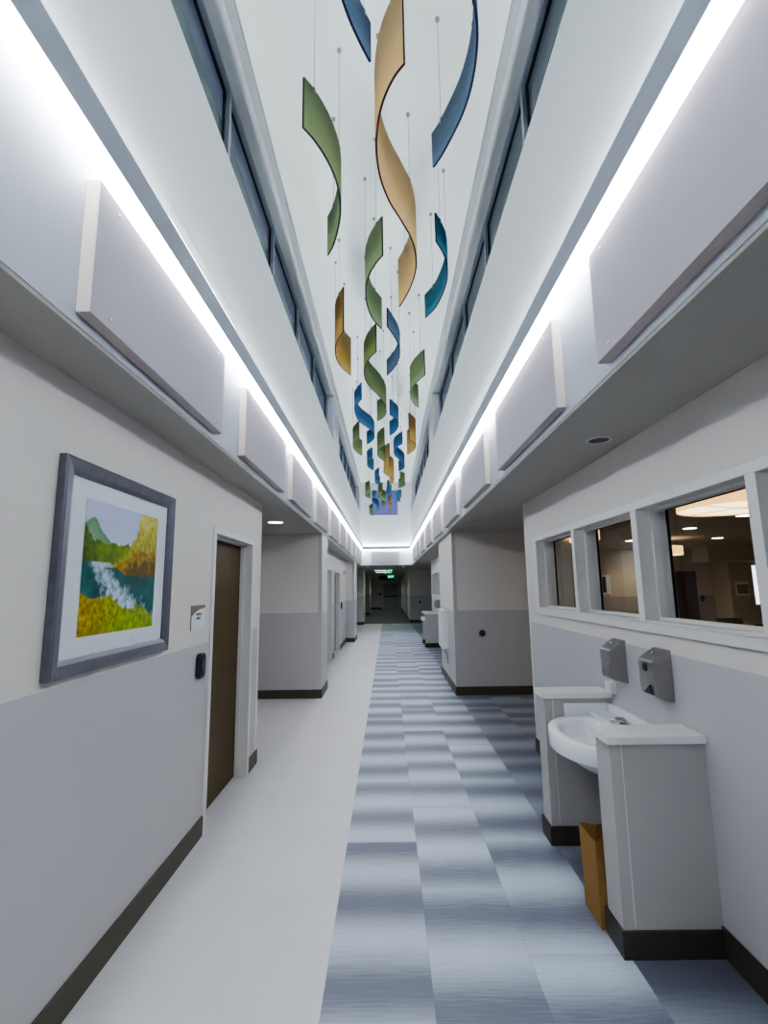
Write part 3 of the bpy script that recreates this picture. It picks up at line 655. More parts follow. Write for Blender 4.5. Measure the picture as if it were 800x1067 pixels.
# ---- dining room furniture glimpsed through the glass
def dchair(x, y, rz, label):
    t = thing('dining_chair', label, 'chair', (x, y, 0), 'dark dining chairs in the room')
    R_ = Matrix.Rotation(rz, 4, 'Z'); T = Matrix.Translation((x, y, 0))
    def b(name, m, *bx, bev=.01):
        q = MB().box(*bx); q.v = [tuple(T @ R_ @ Vector(p)) for p in q.v]; return q.build(name, m, t, bev)
    b('seat', M_chair, -.24, .24, -.24, .24, .42, .49)
    b('backrest', M_chair, -.24, .24, .20, .25, .52, .92)
    for sx in (-1, 1):
        for sy in (-1, 1): b('leg', M_black, sx*.22-.018, sx*.22+.018, sy*.22-.018, sy*.22+.018, 0, .92 if sy > 0 else .42, bev=.004)
    return t
dchair(7.35, 11.0, 2.9, 'dark dining chair with its back showing above the third window sill')
dchair(6.95, 9.2, 2.6, 'dark dining chair at the right edge of the third window')
dchair(4.75, 9.6, 3.3, 'dark dining chair at the right of the second window')
t = thing('dining_table', 'dark dining table low behind the third window', 'table', (6.1, 11.2, 0))
MB().box(5.6, 6.9, 10.8, 11.6, .72, .76).build('tabletop', M_table, t, .005)
MB().box(6.18, 6.32, 11.13, 11.27, .03, .72).build('pedestal', M_black, t, .01)
MB().box(5.95, 6.55, 10.9, 11.5, 0, .03).build('table_base', M_black, t, .01)
t = thing('wall_screen', 'black wall mounted screen with pale surround seen in the second window', 'screen', (6.88, 16, 1.4))
MB().box(6.62, 7.14, 15.95, 16.0, 1.36, 1.97).build('surround', M_whitep, t, .008)
MB().box(6.66, 6.99, 15.935, 15.95, 1.42, 1.92).build('display', M_black, t, .004)
t = thing('framed_print', 'small framed orange print beside the narrow bright window', 'picture', (10.78, 15.2, 1.3))
MB().box(10.58, 10.98, 15.17, 15.2, 1.28, 1.70).build('picture_frame', M_mat, t)
m = MB().box(10.61, 10.95, 15.165, 15.17, 1.34, 1.62).build('print_sheet', noisy('orange_print', (.42, .22, .12), .6, 0, .2, 14, .6), t)
tag(box('mounted_card_reader', M_black, 9.99, 10.09, 15.96, 16.0, 1.10, 1.28, None, .005), 'small black card reader beside the dark dining room door', 'card reader')

# ================================================================== LINEAR LIGHTS
def linear_light(label, segs):
    """segs: list of (x0,x1,y0,y1, axis, wallside) ; wraps as one continuous run"""
    pass
LZ0, LZ1 = 3.145, 3.275
def run(label, x0, x1, y0, y1):
    t = thing('mounted_linear_light', label, 'wall light', ((x0+x1)/2, (y0+y1)/2, LZ0), 'continuous linear lights around the atrium')
    MB().box(x0, x1, y0, y1, LZ0, LZ1).build('housing', M_hous, t)
    i = .004
    MB().box(x0+i, x1-i, y0+i, y1-i, LZ0-.006, LZ0).build('lens', M_lens, t)
    MB().box(x0+.025, x1-.025, y0+.025, y1-.025, LZ1, LZ1+.004).build('uplight_lens', M_up, t)
    return t
run('bright continuous linear light along the left atrium wall', BL+.0015, BL+.10, YBACK+.002, 19.098)
run('bright continuous linear light along the right atrium wall', BR-.10, BR-.0015, YBACK+.002, 19.098)
run('short bright linear light across the far end wall', BL+.002, BR-.002, 19.1, 19.1985)

# slim cover plate above the left light
t = tag(MB().box(BL, BL+.006, 2.12, 3.18, 3.45, 3.52).build('cover_plate', M_white, None, .001), 'slim white cover plate just above the left linear light', 'wall panel')

# ================================================================== ACOUSTIC PANELS
ORD = ['first', 'second', 'third', 'fourth', 'fifth', 'sixth', 'seventh', 'eighth', 'ninth', 'tenth', 'eleventh', 'twelfth']
def apanel(x, s, y0, y1, label, grp):
    """fabric panel 5 cm proud of the bulkhead; s = direction it faces"""
    z0, z1 = 2.585, 3.085; x += s*.0015
    t = thing('mounted_acoustic_panel', label, 'acoustic panel', (x, (y0+y1)/2, z0), grp)
    MB().box(x+s*.045, x+s*.05, y0, y1, z0, z1).build('fabric_face', M_panel, t, .001)
    e = MB(); e.box(x, x+s*.045, y0, y1, z0, z1); e.build('panel_core', M_pedge, t)
    for yy in (y0+.12, y1-.12):
        for zz in (z0+.035, z1-.045):
            MB().tube([(x+s*.05, yy, zz), (x+s*.058, yy, zz)], .006, 8).build('pin', M_pin, t)
    return t
nl = 0
starts = [1.52, 3.33, 5.06, 6.84, 8.62, 10.36, 12.14, 13.92, 15.70, 17.48]
for k, y in enumerate(starts):
    y1 = y+1.36 if k else 2.85
    apanel(BL, 1, y, y1, 'pale grey fabric acoustic panel on the left bulkhead, %s from the camera' % ORD[k], 'acoustic panels on the left bulkhead')
for k in range(10):
    y1 = 1.98+1.92*k
    if y1 > 19.15: break
    apanel(BR, -1, y1-1.41, y1, 'pale grey fabric acoustic panel on the right bulkhead, %s from the camera' % ORD[k], 'acoustic panels on the right bulkhead')
t = thing('mounted_acoustic_panel', 'pale grey fabric acoustic panel on the far end bulkhead', 'acoustic panel', (-.1, 19.2, 2.6))
MB().box(-.63, .45, 19.148, 19.153, 2.60, 3.07).build('fabric_face', M_panel, t)
MB().box(-.63, .45, 19.153, 19.198, 2.60, 3.07).build('panel_core', M_pedge, t)

# ================================================================== HANGING RIBBONS
def smooth(pts, n):
    P = [Vector((x, y)) for x, y in pts]
    # light relaxation, then Catmull-Rom
    for _ in range(1): P = [P[0]] + [(P[i-1]+P[i]*6+P[i+1])/8 for i in range(1, len(P)-1)] + [P[-1]]
    P = [P[0]*2-P[1]] + P + [P[-1]*2-P[-2]]
    out = []
    segs = len(P)-3
    for s in range(segs):
        a, b, c, d = P[s:s+4]
        for k in range(6):
            t = k/6
            out.append(.5*((2*b)+(c-a)*t+(2*a-5*b+4*c-d)*t*t+(3*b-a-3*c+d)*t**3))
    out.append(P[-2]); return out
def ribbon(name_key, zb, zt, pts, mat, edge, label):
    P = smooth(pts, 6); n = len(P); th = .015
    cx = sum(p.x for p in P)/n; cy = sum(p.y for p in P)/n
    t = thing('hanging_ribbon', label, 'hanging sculpture', (cx, cy, zb), 'wavy resin ribbons hanging from the atrium ceiling')
    m = MB(); A = []; B = []
    for i, p in enumerate(P):
        d = (P[min(n-1, i+1)]-P[max(0, i-1)]).normalized(); nn = Vector((-d.y, d.x))*(th/2)
        A.append(p+nn); B.append(p-nn)
    vs = []
    for q in (A, B):
        for p in q: vs += [(p.x, p.y, zb), (p.x, p.y, zt)]
    o = 2*n
    side = []; rim = []
    for i in range(n-1):
        side += [(2*i, 2*i+2, 2*i+3, 2*i+1), (o+2*i, o+2*i+1, o+2*i+3, o+2*i+2)]
        rim += [(2*i, o+2*i, o+2*i+2, 2*i+2), (2*i+1, 2*i+3, o+2*i+3, o+2*i+1)]
    rim += [(0, 1, o+1, o), (2*n-2, o+2*n-2, o+2*n-1, 2*n-1)]
    m.add(vs, side, 0, True); k0 = len(m.f)
    m.f += [tuple(f) for f in rim]; m.mi += [1]*len(rim); m.sm += [False]*len(rim)
    m.build('resin_sheet', [mat, edge], t)
    ln = sum((P[i+1]-P[i]).length for i in range(n-1))
    us = (.12, .5, .88) if ln < 2.2 else (.08, .37, .66, .93)
    for u in us:
        p = P[int(round(u*(n-1)))]
        c = MB().tube([(p.x, p.y, zt-.005), (p.x, p.y, CEIL-.002)], .0022 if p.y < 8 else .003, 6).build('cable', M_cable, t)
        MB().lathe(p.x, p.y, [(.011, zt-.03), (.013, zt+.0), (.006, zt+.025)], 10).build('clip', M_alu, c)
        MB().lathe(p.x, p.y, [(.006, CEIL-.03), (.016, CEIL-.018), (.018, CEIL-.0005)], 12).build('ceiling_mount', M_alu, c)
    return t
RL = {
 'blue_a': (M_bluel, M_edgen, 'slate blue ribbon cut off at the top, left of the long gold ribbon'),
 'gold_b': (M_goldl, M_edgeb, 'longest pale gold S-shaped ribbon with a maroon edge, nearest in the middle'),
 'green_c': (M_greenl, M_edgeg, 'large pale green ribbon nearest the left clerestory window'),
 'blue_d': (M_bluel, M_edgen, 'large slate blue C-shaped ribbon nearest the right clerestory window'),
 'green_e': (M_greenl, M_edgeg, 'pale green C-shaped ribbon just left of the long gold ribbon\'s tail'),
 'teal_f': (M_teal, M_edgen, 'teal blue C-shaped ribbon below the large slate blue one, right side'),
 'gold_g': (M_gold, M_edgeb, 'tall mustard gold ribbon by itself on the left, below the large pale green one'),
 'green_h': (M_green, M_edgeg, 'long olive green S-shaped ribbon hanging in the middle below the pale green one'),
 'blue_i': (M_bluel, M_edgen, 'blue C-shaped ribbon just right of the long olive green S-shaped one'),
 'green_j': (M_greenl, M_edgeg, 'green ribbon by itself on the right, below the teal blue ribbon'),
 'blue_k': (M_blue, M_edgen, 'long bright blue S-shaped ribbon on the left, below the mustard gold one'),
 'blue_l': (M_blue, M_edgen, 'bright blue C-shaped ribbon just right of the tail of the olive green S-shaped one'),
 'green_m': (M_green, M_edgeg, 'olive green ribbon at the far left beside the long bright blue S-shaped one'),
 'green_n': (M_green, M_edgeg, 'olive green ribbon partly in front of the farther gold S-shaped ribbon'),
 'gold_o': (M_gold, M_edgeb, 'mustard gold ribbon by itself on the right near the clerestory wall'),
 'gold_p': (M_gold, M_edgeb, 'mustard gold S-shaped ribbon in the middle, directly beyond an olive green one'),
 'blue_q': (M_blue, M_edgen, 'bright blue S-shaped ribbon between the middle and the right hand gold ribbons'),
 'blue_r': (M_blue, M_edgen, 'bright blue ribbon just beyond the tail of the long blue S-shaped one'),
 'blue_s': (M_blue, M_edgen, 'small bright blue ribbon just above the end window\'s top left corner'),
 'green_t': (M_green, M_edgeg, 'small olive green ribbon above the end window\'s right corner'),
 'green_u': (M_green, M_edgeg, 'small olive green ribbon just left of the end window\'s top corner'),
 'green_v': (M_green, M_edgeg, 'olive green S-shaped ribbon in front of the middle of the end window'),
 'blue_w': (M_blue, M_edgen, 'small blue ribbon just beyond the middle gold ribbon, above the end window'),
 'blue_x': (M_blue, M_edgen, 'blue S-shaped ribbon in front of the end window\'s left half'),
 'gold_y': (M_gold, M_edgeb, 'small far gold ribbon in front of the end window'),
 'blue_z': (M_teal, M_edgen, 'small teal ribbon overlapping the end window\'s right edge'),
 'green_zz': (M_green, M_edgeg, 'lowest and farthest small green ribbon at the end window\'s lower left corner'),
}
for key, zb, zt, pts in RIBBONS:
    ribbon(key, zb, zt, pts, *RL[key])

# ================================================================== LEFT WALL: PICTURE, SIGN, READER
def art_colour(u, v, rn):
    """a riverside view: u left to right, v top to bottom"""
    def mix(a, b, t): t = max(0, min(1, t)); return tuple(x+(y-x)*t for x, y in zip(a, b))
    n1 = rn(u*9, v*9); n2 = rn(u*24+7, v*24); n3 = rn(u*55, v*55+3)
    c = mix((.50, .54, .68), (.62, .66, .78), v*3)
    ridge = .14+.55*max(0, u-.10)**1.1+.25*abs(u-.10) + .03*n1
    if v > ridge: c = mix((.14, .26, .15), (.42, .52, .42), (v-ridge)*3.2+.1*n2)
    if v > .30+.03*n2 and u < .60: c = mix((.05, .12, .015), (.22, .30, .05), .5+.9*n2*.6+u*.4-.2)
    if u < .16+.05*n1 and v > .19+u*.9+.04*n2: c = mix((.02, .05, .008), (.10, .17, .02), .4+.6*n2)
    tree = .40-.48*max(0, min(1, (u-.44)/.42))**1.3 - (.10 if .70 < u+.05*n1 < 1.2 else 0) + .07*n1+.05*n2
    if u > .44+.03*n1 and v > tree: c = mix((.22, .21, .02), (.62, .58, .20), .55+.55*n2+.35*n3-(v-.15)*.9)
    bank = .46-.12*max(0, min(1, (u-.4)/.3))+.03*n1
    if u > .36+.3*max(0, .5-v) and v > bank: c = mix((.10, .06, .01), (.50, .36, .08), .55+.6*n2+.2*n3-(v-bank)*4.2)
    shore = .455+.10*max(0, min(1, (u-.30)/.25))
    if v > shore:
        c = mix((.004, .05, .05), (.03, .16, .15), .4+.5*n1+.3*n2)
        foam = 1-abs((u-(.16+.95*(v-.46)*1.25)))/(.07+.75*(v-.44))
        c = mix(c, (.55, .62, .74), foam*1.2+.75*n2+.4*n3-.25)
        if v < .5 and u < .36: c = mix(c, (.75, .78, .82), .8-abs(u-.25)*4)
    fg = .675+.21*u+.03*math.sin(u*14)+.025*n2
    if v > fg:
        c = mix((.33, .19, .04), (.13, .30, .015), min(1, u*1.7)+.3*n1)
        c = mix(c, (.48, .42, .06), .35+.8*n2)
        c = mix(c, (.10, .035, .02), .9*(-n3)-.1+max(0, .3-u))
    k = 1+.28*n3+.12*n2
    if v > ridge+.1: c = tuple(x*k for x in c)
    g = sum(c)/3; c = tuple(max(0, g+1.35*(x-g))*1.12 for x in c)
    return c
def build_art(parent, x, y0, y1, z0, z1, nu=120, nv=106):
    from mathutils import noise
    rn = lambda a, b: noise.noise(Vector((a, b, 2.3)))
    vs = [(x, y0+(y1-y0)*i/nu, z1-(z1-z0)*j/nv) for j in range(nv+1) for i in range(nu+1)]
    fs = [(j*(nu+1)+i, (j+1)*(nu+1)+i, (j+1)*(nu+1)+i+1, j*(nu+1)+i+1) for j in range(nv) for i in range(nu)]
    mm, nt, out = new_mat('river_print')
    b = principled(nt, out, .5, 0, .3)
    at = N(nt, 'ShaderNodeAttribute'); at.attribute_name = 'paint'; L(nt, at.outputs['Color'], b.inputs['Base Color'])
    o = MB().add(vs, fs).build('print_sheet', mm, parent, fix=False)
    ca = o.data.color_attributes.new('paint', 'FLOAT_COLOR', 'POINT')
    k = 0
    for j in range(nv+1):
        for i in range(nu+1):
            c = art_colour(i/nu, j/nv, rn); ca.data[k].color = (max(0, c[0]), max(0, c[1]), max(0, c[2]), 1); k += 1
    return o
PY0, PY1, PZ0, PZ1 = 1.885, 2.90, 1.318, 2.20
t = thing('framed_picture', 'large dark framed river landscape picture on the near left wall', 'picture', (XL, (PY0+PY1)/2, PZ0))
fw = .068; prof = [(0, 0), (.030, 0), (.036, .012), (.028, .050), (.020, fw), (0, fw)]      # (depth out of wall, distance in from outer edge)
m = MB()
loops = []
for d, w in prof:
    loops.append([(XL+.001+d, PY0+w, PZ0+w), (XL+.001+d, PY1-w, PZ0+w), (XL+.001+d, PY1-w, PZ1-w), (XL+.001+d, PY0+w, PZ1-w)])
loops.append(loops[0])
m.rings(loops, False, smooth=False); m.build('picture_frame', M_frame, t)
MB().box(XL+.001, XL+.012, PY0+fw-.01, PY1-fw+.01, PZ0+fw-.01, PZ1-fw+.01).build('mat_board', M_mat, t)
build_art(t, XL+.0135, 2.065, 2.722, 1.465, 2.052)
MB().add([(XL+.0165, PY0+fw-.004, PZ0+fw-.004), (XL+.0165, PY1-fw+.004, PZ0+fw-.004), (XL+.0165, PY1-fw+.004, PZ1-fw+.004), (XL+.0165, PY0+fw-.004, PZ1-fw+.004)], [(0, 1, 2, 3)]).build('glazing', glass('picture_glass', (.97, .97, .97)), t)

t = thing('room_sign', 'small white room sign with a brown curved top beside the near door', 'sign', (XL, 3.40, 1.385))
SY0, SY1, SZ0, SZ1 = 3.283, 3.523, 1.388, 1.552
MB().box(XL, XL+.006, SY0, SY1, SZ0, SZ1).build('backing_plate', M_signb, t)
arc = [(SY0, SZ0), (SY1, SZ0), (SY1, SZ1-.022)] + [(SY0+(SY1-SY0)*(1-k/10), SZ1-.022-.050*(k/10)**2.2) for k in range(1, 11)]
MB().prism(arc, 'x', XL+.006, XL+.009).build('face_plate', M_signw, t)
m = MB()
for row, (z, n, a) in enumerate(((1.484, 5, 3.358), (1.458, 4, 3.362))):
    for k in range(n):
        y = a+.0185*k
        m.box(XL+.009, XL+.0102, y, y+.005, z, z+.016); m.box(XL+.009, XL+.0102, y+.005, y+.014, z+.011, z+.016)
        if (k+row) % 2: m.box(XL+.009, XL+.0102, y+.005, y+.014, z, z+.005)
        else: m.box(XL+.009, XL+.0102, y+.010, y+.014, z, z+.011)
m.build('lettering', M_signt, t)

t = thing('mounted_card_reader', 'black card reader on the wall between the picture and the near door', 'card reader', (XL, 3.45, 1.07))
a0, a1, b0, b1 = 3.405, 3.515, 1.063, 1.225
def octo(y0, y1, z0, z1, c): return [(y0+c, z0), (y1-c, z0), (y1, z0+c), (y1, z1-c), (y1-c, z1), (y0+c, z1), (y0, z1-c), (y0, z0+c)]
MB().prism(octo(a0, a1, b0, b1, .022), 'x', XL, XL+.030).build('body', M_black, t, .003)
MB().prism(octo(a0+.022, a1-.022, b0+.018, b1-.018, .015), 'x', XL+.030, XL+.036).build('face', M_blackg, t, .002)

# fixtures in the far left recess
t = thing('mounted_card_reader', 'small black card reader in the left recess beside the farther dark door', 'card reader', (RX, 14.2, 1.1))
MB().prism(octo(14.14, 14.26, 1.09, 1.27, .02), 'x', RX, RX+.03).build('body', M_black, t)
MB().prism(octo(14.165, 14.235, 1.11, 1.25, .012), 'x', RX+.03, RX+.034).build('face', M_blackg, t)
t = thing('mounted_alarm_strobe', 'white wall alarm strobe high in the left recess', 'alarm', (RX, 14.95, 2.05))
MB().box(RX, RX+.05, 14.86, 15.04, 2.05, 2.19).build('housing', M_whitep, t, .01)
MB().box(RX+.05, RX+.075, 14.91, 14.99, 2.08, 2.16).build('strobe_lens', M_chrome, t, .01)

# ================================================================== SINK STATION
def pedestal(label, y0, dy=0):
    y1 = y0+.16
    t = thing('half_wall', label, 'half wall', (1.265, (y0+y1)/2+dy, 0))
    a, b = y0+dy, y1+dy
    m = MB(); m.box(1.04, XR, a, b, 0, .905); m.build('wall_body', M_ped, t)
    s = MB(); s.box(1.092, 1.096, a-.003, a, BH, .905); s.build('guard_seam', M_trim, t)
    cp = MB(); cp.box(1.022, XR, a-.022, b+.022, .905, .942); cp.build('cap', M_cap, t, .004)
    k = MB(); w = .013
    k.prism([(1.04-w, a-w), (XR-.0, a-w), (XR-.0, a), (1.04, a), (1.04, b), (XR-.0, b), (XR-.0, b+w), (1.04-w, b+w)], 'z', 0, .115)
    k.build('base_trim', M_basew, t, .003)
    return t
M_ped = noisy('half_wall_vinyl', (.46, .445, .435), .55, 0, .3, 150, .05, .1)
pedestal('near grey half wall with stone cap in front of the sink', 2.48)
pedestal('half wall with stone cap on the far side of the near sink', 3.46)
pedestal('distant half wall with stone cap in front of the far sink', 2.48, DYW)
pedestal('distant half wall on the far side of the far sink', 3.46, DYW)

def sink(label, dy=0):
    cx, cy = 1.225, 3.05+dy
    t = thing('wall_sink', label, 'sink', (1.3, cy, .62))
    n = 64; zt = .805
    def outline(k, a, b, back):
        """rounded front, squared back ending at x=back"""
        th = 2*PI*k/n
        c, s = math.cos(th), math.sin(th)
        if c <= 0: return (cx+a*c, cy+b*s)
        p = 5.0; d = (abs(c)**p+abs(s)**p)**(1/p)
        return (cx+(back-cx)*c/d, cy+b*s/d)
    def ring(a, b, back, z): return [(*outline(k, a, b, back), z) for k in range(n)]
    def ell(a, b, z, ox=0): return [(cx+ox+a*math.cos(2*PI*k/n), cy+b*math.sin(2*PI*k/n), z) for k in range(n)]
    ri = [ell(.03, .03, zt-.130, -.01), ell(.10, .13, zt-.125, -.01), ell(.155, .215, zt-.098, -.01), ell(.185, .262, zt-.045, -.01), ell(.198, .280, zt-.014, -.01), ell(.206, .288, zt-.002, -.01),
          ring(.225, .312, 1.40, zt), ring(.264, .362, 1.452, zt), ring(.271, .370, 1.458, zt-.003), ring(.275, .374, 1.46, zt-.010),
          ring(.275, .374, 1.46, zt-.092), ring(.271, .369, 1.455, zt-.099), ring(.260, .355, 1.44, zt-.103),
          ring(.19, .24, 1.40, zt-.112), ring(.16, .20, 1.38, zt-.16), ring(.10, .13, 1.34, zt-.205), ring(.03, .05, 1.28, zt-.218)]
    MB().rings(ri, True).build('basin', M_porc, t)
    d = MB(); d.box(1.33, 1.455, cy-.395, cy+.395, .765, .826); d.build('deck', M_porc, t, .010)
    b = MB(); b.box(1.455, 1.49, cy-.40, cy+.40, .60, .872); b.build('backsplash', M_porc, t, .006)
    sp = MB(); sp.box(1.165, 1.455, cy+.395, cy+.41, .77, .872); sp.build('side_splash', M_porc, t, .004)
    f = MB(); x = 1.405; pts = [(x, cy+.06, .826), (x, cy+.06, .836), (x-.012, cy+.06, .850), (x-.04, cy+.06, .852), (x-.080, cy+.06, .842)]
    f.tube(pts, [.024, .022, .018, .015, .012], 14); f.lathe(x, cy+.06, [(.03, .826), (.03, .832), (.02, .836)], 20); f.build('faucet', M_chrome, t)
    dr = MB(); dr.lathe(cx-.01, cy, [(.03, zt-.128), (.028, zt-.125), (.012, zt-.126)], 20); dr.build('drain', M_chrome, t)
    pt = MB(); pt.tube([(cx+.08, cy, zt-.216), (cx+.08, cy, .50), (cx+.10, cy, .44), (cx+.15, cy, .43), (cx+.18, cy, .47), (1.49, cy, .47)], .02, 12); pt.build('trap', M_chrome, t)
    return t
sink('white rounded wall sink between the two near half walls')
sink('distant white sink between the two far half walls', DYW)

def dispenser(kind, y0, z0, z1, dy, label, lock):
    """wedge-topped stainless wall dispenser"""
    y0 += dy; y1 = y0+.150
    t = thing('mounted_dispenser', label, 'dispenser', (XR, (y0+y1)/2, z0), 'stainless dispensers above the sinks')
    prof = [(XR, z0), (XR, z1+.02), (XR-.015, z1+.02), (XR-.10, z1-.035), (XR-.104, z1-.045), (XR-.10, z0+.035), (XR-.09, z0+.025)]
    # profile in x,z swept along y
    m = MB(); m.prism(prof, 'y', y0, y1); m.build('steel_body', M_steel, t, .004)
    yc = (y0+y1)/2; xs = XR-.055; zs = z1-.006
    MB().tube([(xs, yc, zs-.006), (xs-.003, yc, zs+.008)], .009, 12).build('lock', M_chrome, t)
    if lock:
        MB().tube([(XR-.098, yc, z1-.075), (XR-.108, yc, z1-.075)], .022, 20).build('sight_window', M_black, t)
        MB().prism([(y0+.105, z0+.036), (y0+.018, z0+.036), (y0+.035, z0+.085)], 'x', XR-.108, XR-.098).build('push_lever', M_black, t)
    else:
        MB().box(XR-.1055, XR-.098, y0+.02, y1-.02, z0+.06, z0+.12).build('front_plate', M_steel, t, .002)
    return t
dispenser('soap', 2.69, 1.040, 1.285, 0, 'stainless wall dispenser with round sight window, nearer the camera', True)
dispenser('towel', 3.19, 1.040, 1.285, 0, 'plain stainless wall dispenser above the white outlet box', False)
dispenser('soap', 2.69, 1.040, 1.285, DYW, 'distant stainless dispenser above the far sink, nearer one', True)
dispenser('towel', 3.19, 1.040, 1.285, DYW, 'distant stainless dispenser above the far sink, farther one', False)
t = thing('outlet_box', 'small white outlet box on the wall at the end of the far half wall cap', 'outlet', (XR, 3.40, .945))
MB().box(XR-.045, XR, 3.36, 3.44, .945, 1.02).build('box_body', M_whitep, t, .004)
MB().box(XR-.052, XR-.045, 3.375, 3.425, .965, 1.005).build('cover_flap', M_whitep, t, .003)

# brown paper bag standing under the sink
t = thing('paper_bag', 'open brown kraft paper bag standing on the floor under the near sink', 'paper bag', (1.09, 2.76, 0))
bx0, bx1, by0, by1, bh = 1.012, 1.160, 2.665, 2.865, .395
m = MB(); th = .003; ins = .03
def lv(f, z, o=0):
    # side gussets pinch in with height
    g = ins*f
    x0, x1, y0, y1 = bx0+o, bx1-o, by0+o, by1-o; xm = (x0+x1)/2
    return [(x0-.004*f, y0-.006*f, z), (xm, y0+g, z+(.012 if f == 1 else 0)), (x1+.004*f, y0-.004*f, z), (x1+.002*f, (y0+y1)/2, z), (x1+.004*f, y1+.006*f, z), (xm, y1-g, z), (x0-.006*f, y1+.004*f, z), (x0-.002*f, (y0+y1)/2, z-(.006 if f == 1 else 0))]
m.rings([lv(0, 0), lv(.05, .10), lv(.45, .25), lv(1, bh)], False, smooth=False, cap0=True)
m.build('paper_shell', M_kraft, t)
fl = MB(); fl.box(bx0+.004, bx1-.004, by0+.004, by1-.004, .002, .008); fl.build('bottom_fold', M_kraftd, t)

# ================================================================== RIGHT PIER FIXTURES
def bumper(x, y, z, label):
    t = thing('wall_bumper', label, 'door stop', (x, y, z), 'round black wall bumpers')
    def ry(r, yy): return [(x+r*math.cos(2*PI*k/24), yy, z+r*math.sin(2*PI*k/24)) for k in range(24)]
    MB().rings([ry(.052, y), ry(.052, y-.008), ry(.046, y-.012)], True).build('mounting_plate', M_black, t)
    MB().rings([ry(.040, y-.012), ry(.038, y-.03), ry(.026, y-.042), ry(.01, y-.046)], True).build('rubber_cap', M_blackg, t)
bumper(1.475, 7.93, .93, 'round black wall bumper on the grey wall of the right pier')
bumper(1.55, 24.2, .975, 'distant round black wall bumper on the far right return wall')
t = thing('wall_cabinet', 'white wall mounted cabinet with a hanging cord on the right pier', 'cabinet', (1.04, 9.0, .55))
MB().box(.945, 1.04, 8.74, 9.35, .60, 1.245).build('cabinet_body', M_whitep, t, .008)
MB().box(.93, .945, 8.74, 9.35, .60, 1.245).build('door', M_whitep, t, .004)
MB().box(.915, 1.0, 8.72, 9.37, 1.245, 1.262).build('top_lip', M_whitep, t, .003)
MB().tube([(1.0, 8.95, .60), (1.0, 8.93, .54), (1.015, 8.88, .50), (1.02, 8.84, .44), (1.02, 8.82, .36)], .006, 8).build('cord', M_cord, t)

# ================================================================== FAR CORRIDOR
def exit_sign(x, y, z, label, w=.36, h=.17):
    t = thing('exit_sign', label, 'exit sign', (x, y, z), 'green exit signs')
    MB().box(x-w/2, x+w/2, y, y+.02, z, z+h).build('sign_panel', M_exitb, t)
    MB().tube([(x, y+.01, z+h), (x, y+.01, SOF)], .02, 8).build('stem', M_alu, t)
    cu = bpy.data.curves.new('lettering', 'FONT'); cu.body = 'EXIT'; cu.size = .19; cu.align_x = 'CENTER'; cu.align_y = 'CENTER'; cu.extrude = .002; cu.offset = .006
    tmp = bpy.data.objects.new('tmp', cu); COL.objects.link(tmp)
    dg = bpy.context.evaluated_depsgraph_get(); dg.update()
    me = bpy.data.meshes.new_from_object(tmp.evaluated_get(dg)); bpy.data.objects.remove(tmp)
    me.materials.clear(); me.materials.append(M_exit)
    me.transform(Matrix.Translation((0, -.004, h/2)) @ Matrix.Rotation(PI/2, 4, 'X'))
    o = bpy.data.objects.new('lettering', me); COL.objects.link(o); o.parent = t; ORG[o] = ORG[t]
    return t
exit_sign(.025, 22.6, 2.31, 'nearer green glowing exit sign hanging from the corridor soffit')
exit_sign(.20, 31.0, 2.27, 'farther green glowing exit sign beyond the first one', .30, .16)
tag(box('hanging_header_panel', M_black, -.60, .45, 34.0, 34.1, 2.18, SOF-.001), 'black header panel hanging under the far corridor soffit', 'panel')
for k, (y, lab) in enumerate(((24.4, 'nearer dim ceiling light panel in the far corridor'), (27.2, 'farther dim ceiling light panel in the far corridor'))):
    t = thing('ceiling_troffer', lab, 'ceiling light', (-.35, y, SOF), 'dim ceiling light panels in the far corridor')
    MB().box(-.68, -.04, y-.35, y+.35, SOF-.012, SOF-.001).build('troffer_frame', M_trim, t)
    MB().box(-.64, -.08, y-.31, y+.31, SOF-.016, SOF-.012).build('diffuser', M_trof, t)
tag(box('wall_device', M_black, -.72, -.58, YFAR-.05, YFAR, 1.08, 1.30, None, .01), 'small black device on the far end wall left of the exit door', 'wall device')

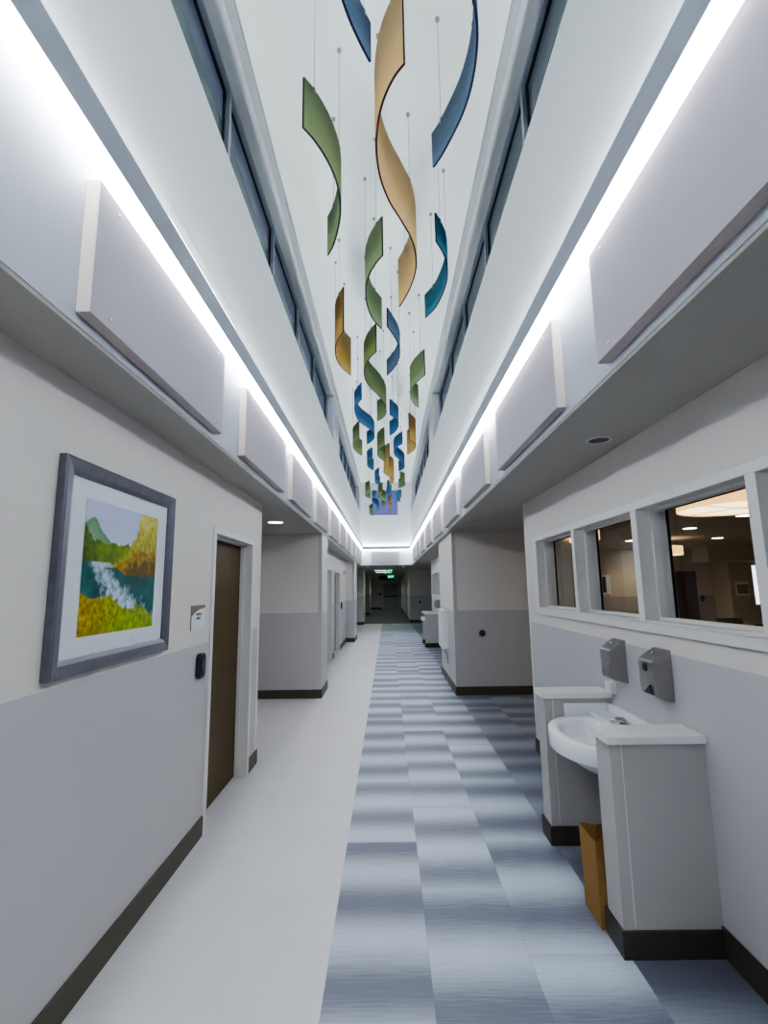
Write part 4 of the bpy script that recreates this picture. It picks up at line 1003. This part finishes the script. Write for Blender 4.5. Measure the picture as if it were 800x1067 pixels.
# ================================================================== LAMPS IN THE LIT DOWNLIGHTS, AND ADDED FILL SPOTS
def spot(x, y, z, watts, col, ang=150):
    d = bpy.data.lights.new('lamp', 'SPOT'); d.energy = watts; d.color = col; d.spot_size = math.radians(ang); d.spot_blend = .8; d.shadow_soft_size = .08
    o = bpy.data.objects.new('lamp', d); COL.objects.link(o); o.location = (x, y, z)
for x, y in ((6.3, 10.2), (8.4, 12.5), (6.12, 8.35), (6.4, 12.9), (7.9, 15.0), (9.8, 9.0)):  # last position is an added fill spot, no downlight there
    spot(x, y, RC-.03, 46, (1.0, .85, .66))
spot(-1.467, 6.39, SOF-.02, 14, (1, .95, .88), 130)
for y, wt in ((21.3, 48), (24.4, 42), (28.0, 42), (32.5, 42), (37.0, 50)): spot(-.2, y, SOF-.05, wt, (.85, .95, .82))  # added fill spots that brighten the dim far corridor

# ================================================================== SKY AND CAMERA
w = bpy.data.worlds.new('dusk'); SC.world = w; w.use_nodes = True
nt = w.node_tree
for n in list(nt.nodes): nt.nodes.remove(n)
out = N(nt, 'ShaderNodeOutputWorld'); bg = N(nt, 'ShaderNodeBackground')
tc = N(nt, 'ShaderNodeTexCoord'); sx = N(nt, 'ShaderNodeSeparateXYZ'); L(nt, tc.outputs['Generated'], sx.inputs[0])
cr = N(nt, 'ShaderNodeValToRGB'); cr.color_ramp.elements[0].position = .14; cr.color_ramp.elements[0].color = (.17, .14, .36, 1)
e = cr.color_ramp.elements.new(.21); e.color = (.05, .14, .32, 1)
cr.color_ramp.elements[-1].position = .55; cr.color_ramp.elements[-1].color = (.055, .088, .090, 1)
L(nt, sx.outputs['Z'], cr.inputs[0]); L(nt, cr.outputs[0], bg.inputs[0]); bg.inputs[1].default_value = 1.0
L(nt, bg.outputs[0], out.inputs[0])

F_PX = 511.04; PITCH, YAW, ROLL = .154176, -.0057500, -.0136433
fwd = Vector((math.sin(YAW)*math.cos(PITCH), math.cos(YAW)*math.cos(PITCH), math.sin(PITCH)))
rt = Vector((math.cos(YAW), -math.sin(YAW), 0)); up = rt.cross(fwd)
r2 = rt*math.cos(ROLL)+up*math.sin(ROLL); u2 = -rt*math.sin(ROLL)+up*math.cos(ROLL)
cam = bpy.data.cameras.new('camera'); co = bpy.data.objects.new('camera', cam); COL.objects.link(co)
mw = Matrix.Identity(4)
for i in range(3): mw[i][0] = r2[i]; mw[i][1] = u2[i]; mw[i][2] = -fwd[i]
mw[2][3] = CAM_Z
co.matrix_world = mw
cam.sensor_fit = 'HORIZONTAL'; cam.sensor_width = 36; cam.lens = 36*F_PX/800; cam.clip_start = .05; cam.clip_end = 200
SC.camera = co
SC.view_settings.view_transform = 'AgX'
SC.view_settings.look = 'AgX - Medium High Contrast'
SC.view_settings.exposure = 0.5
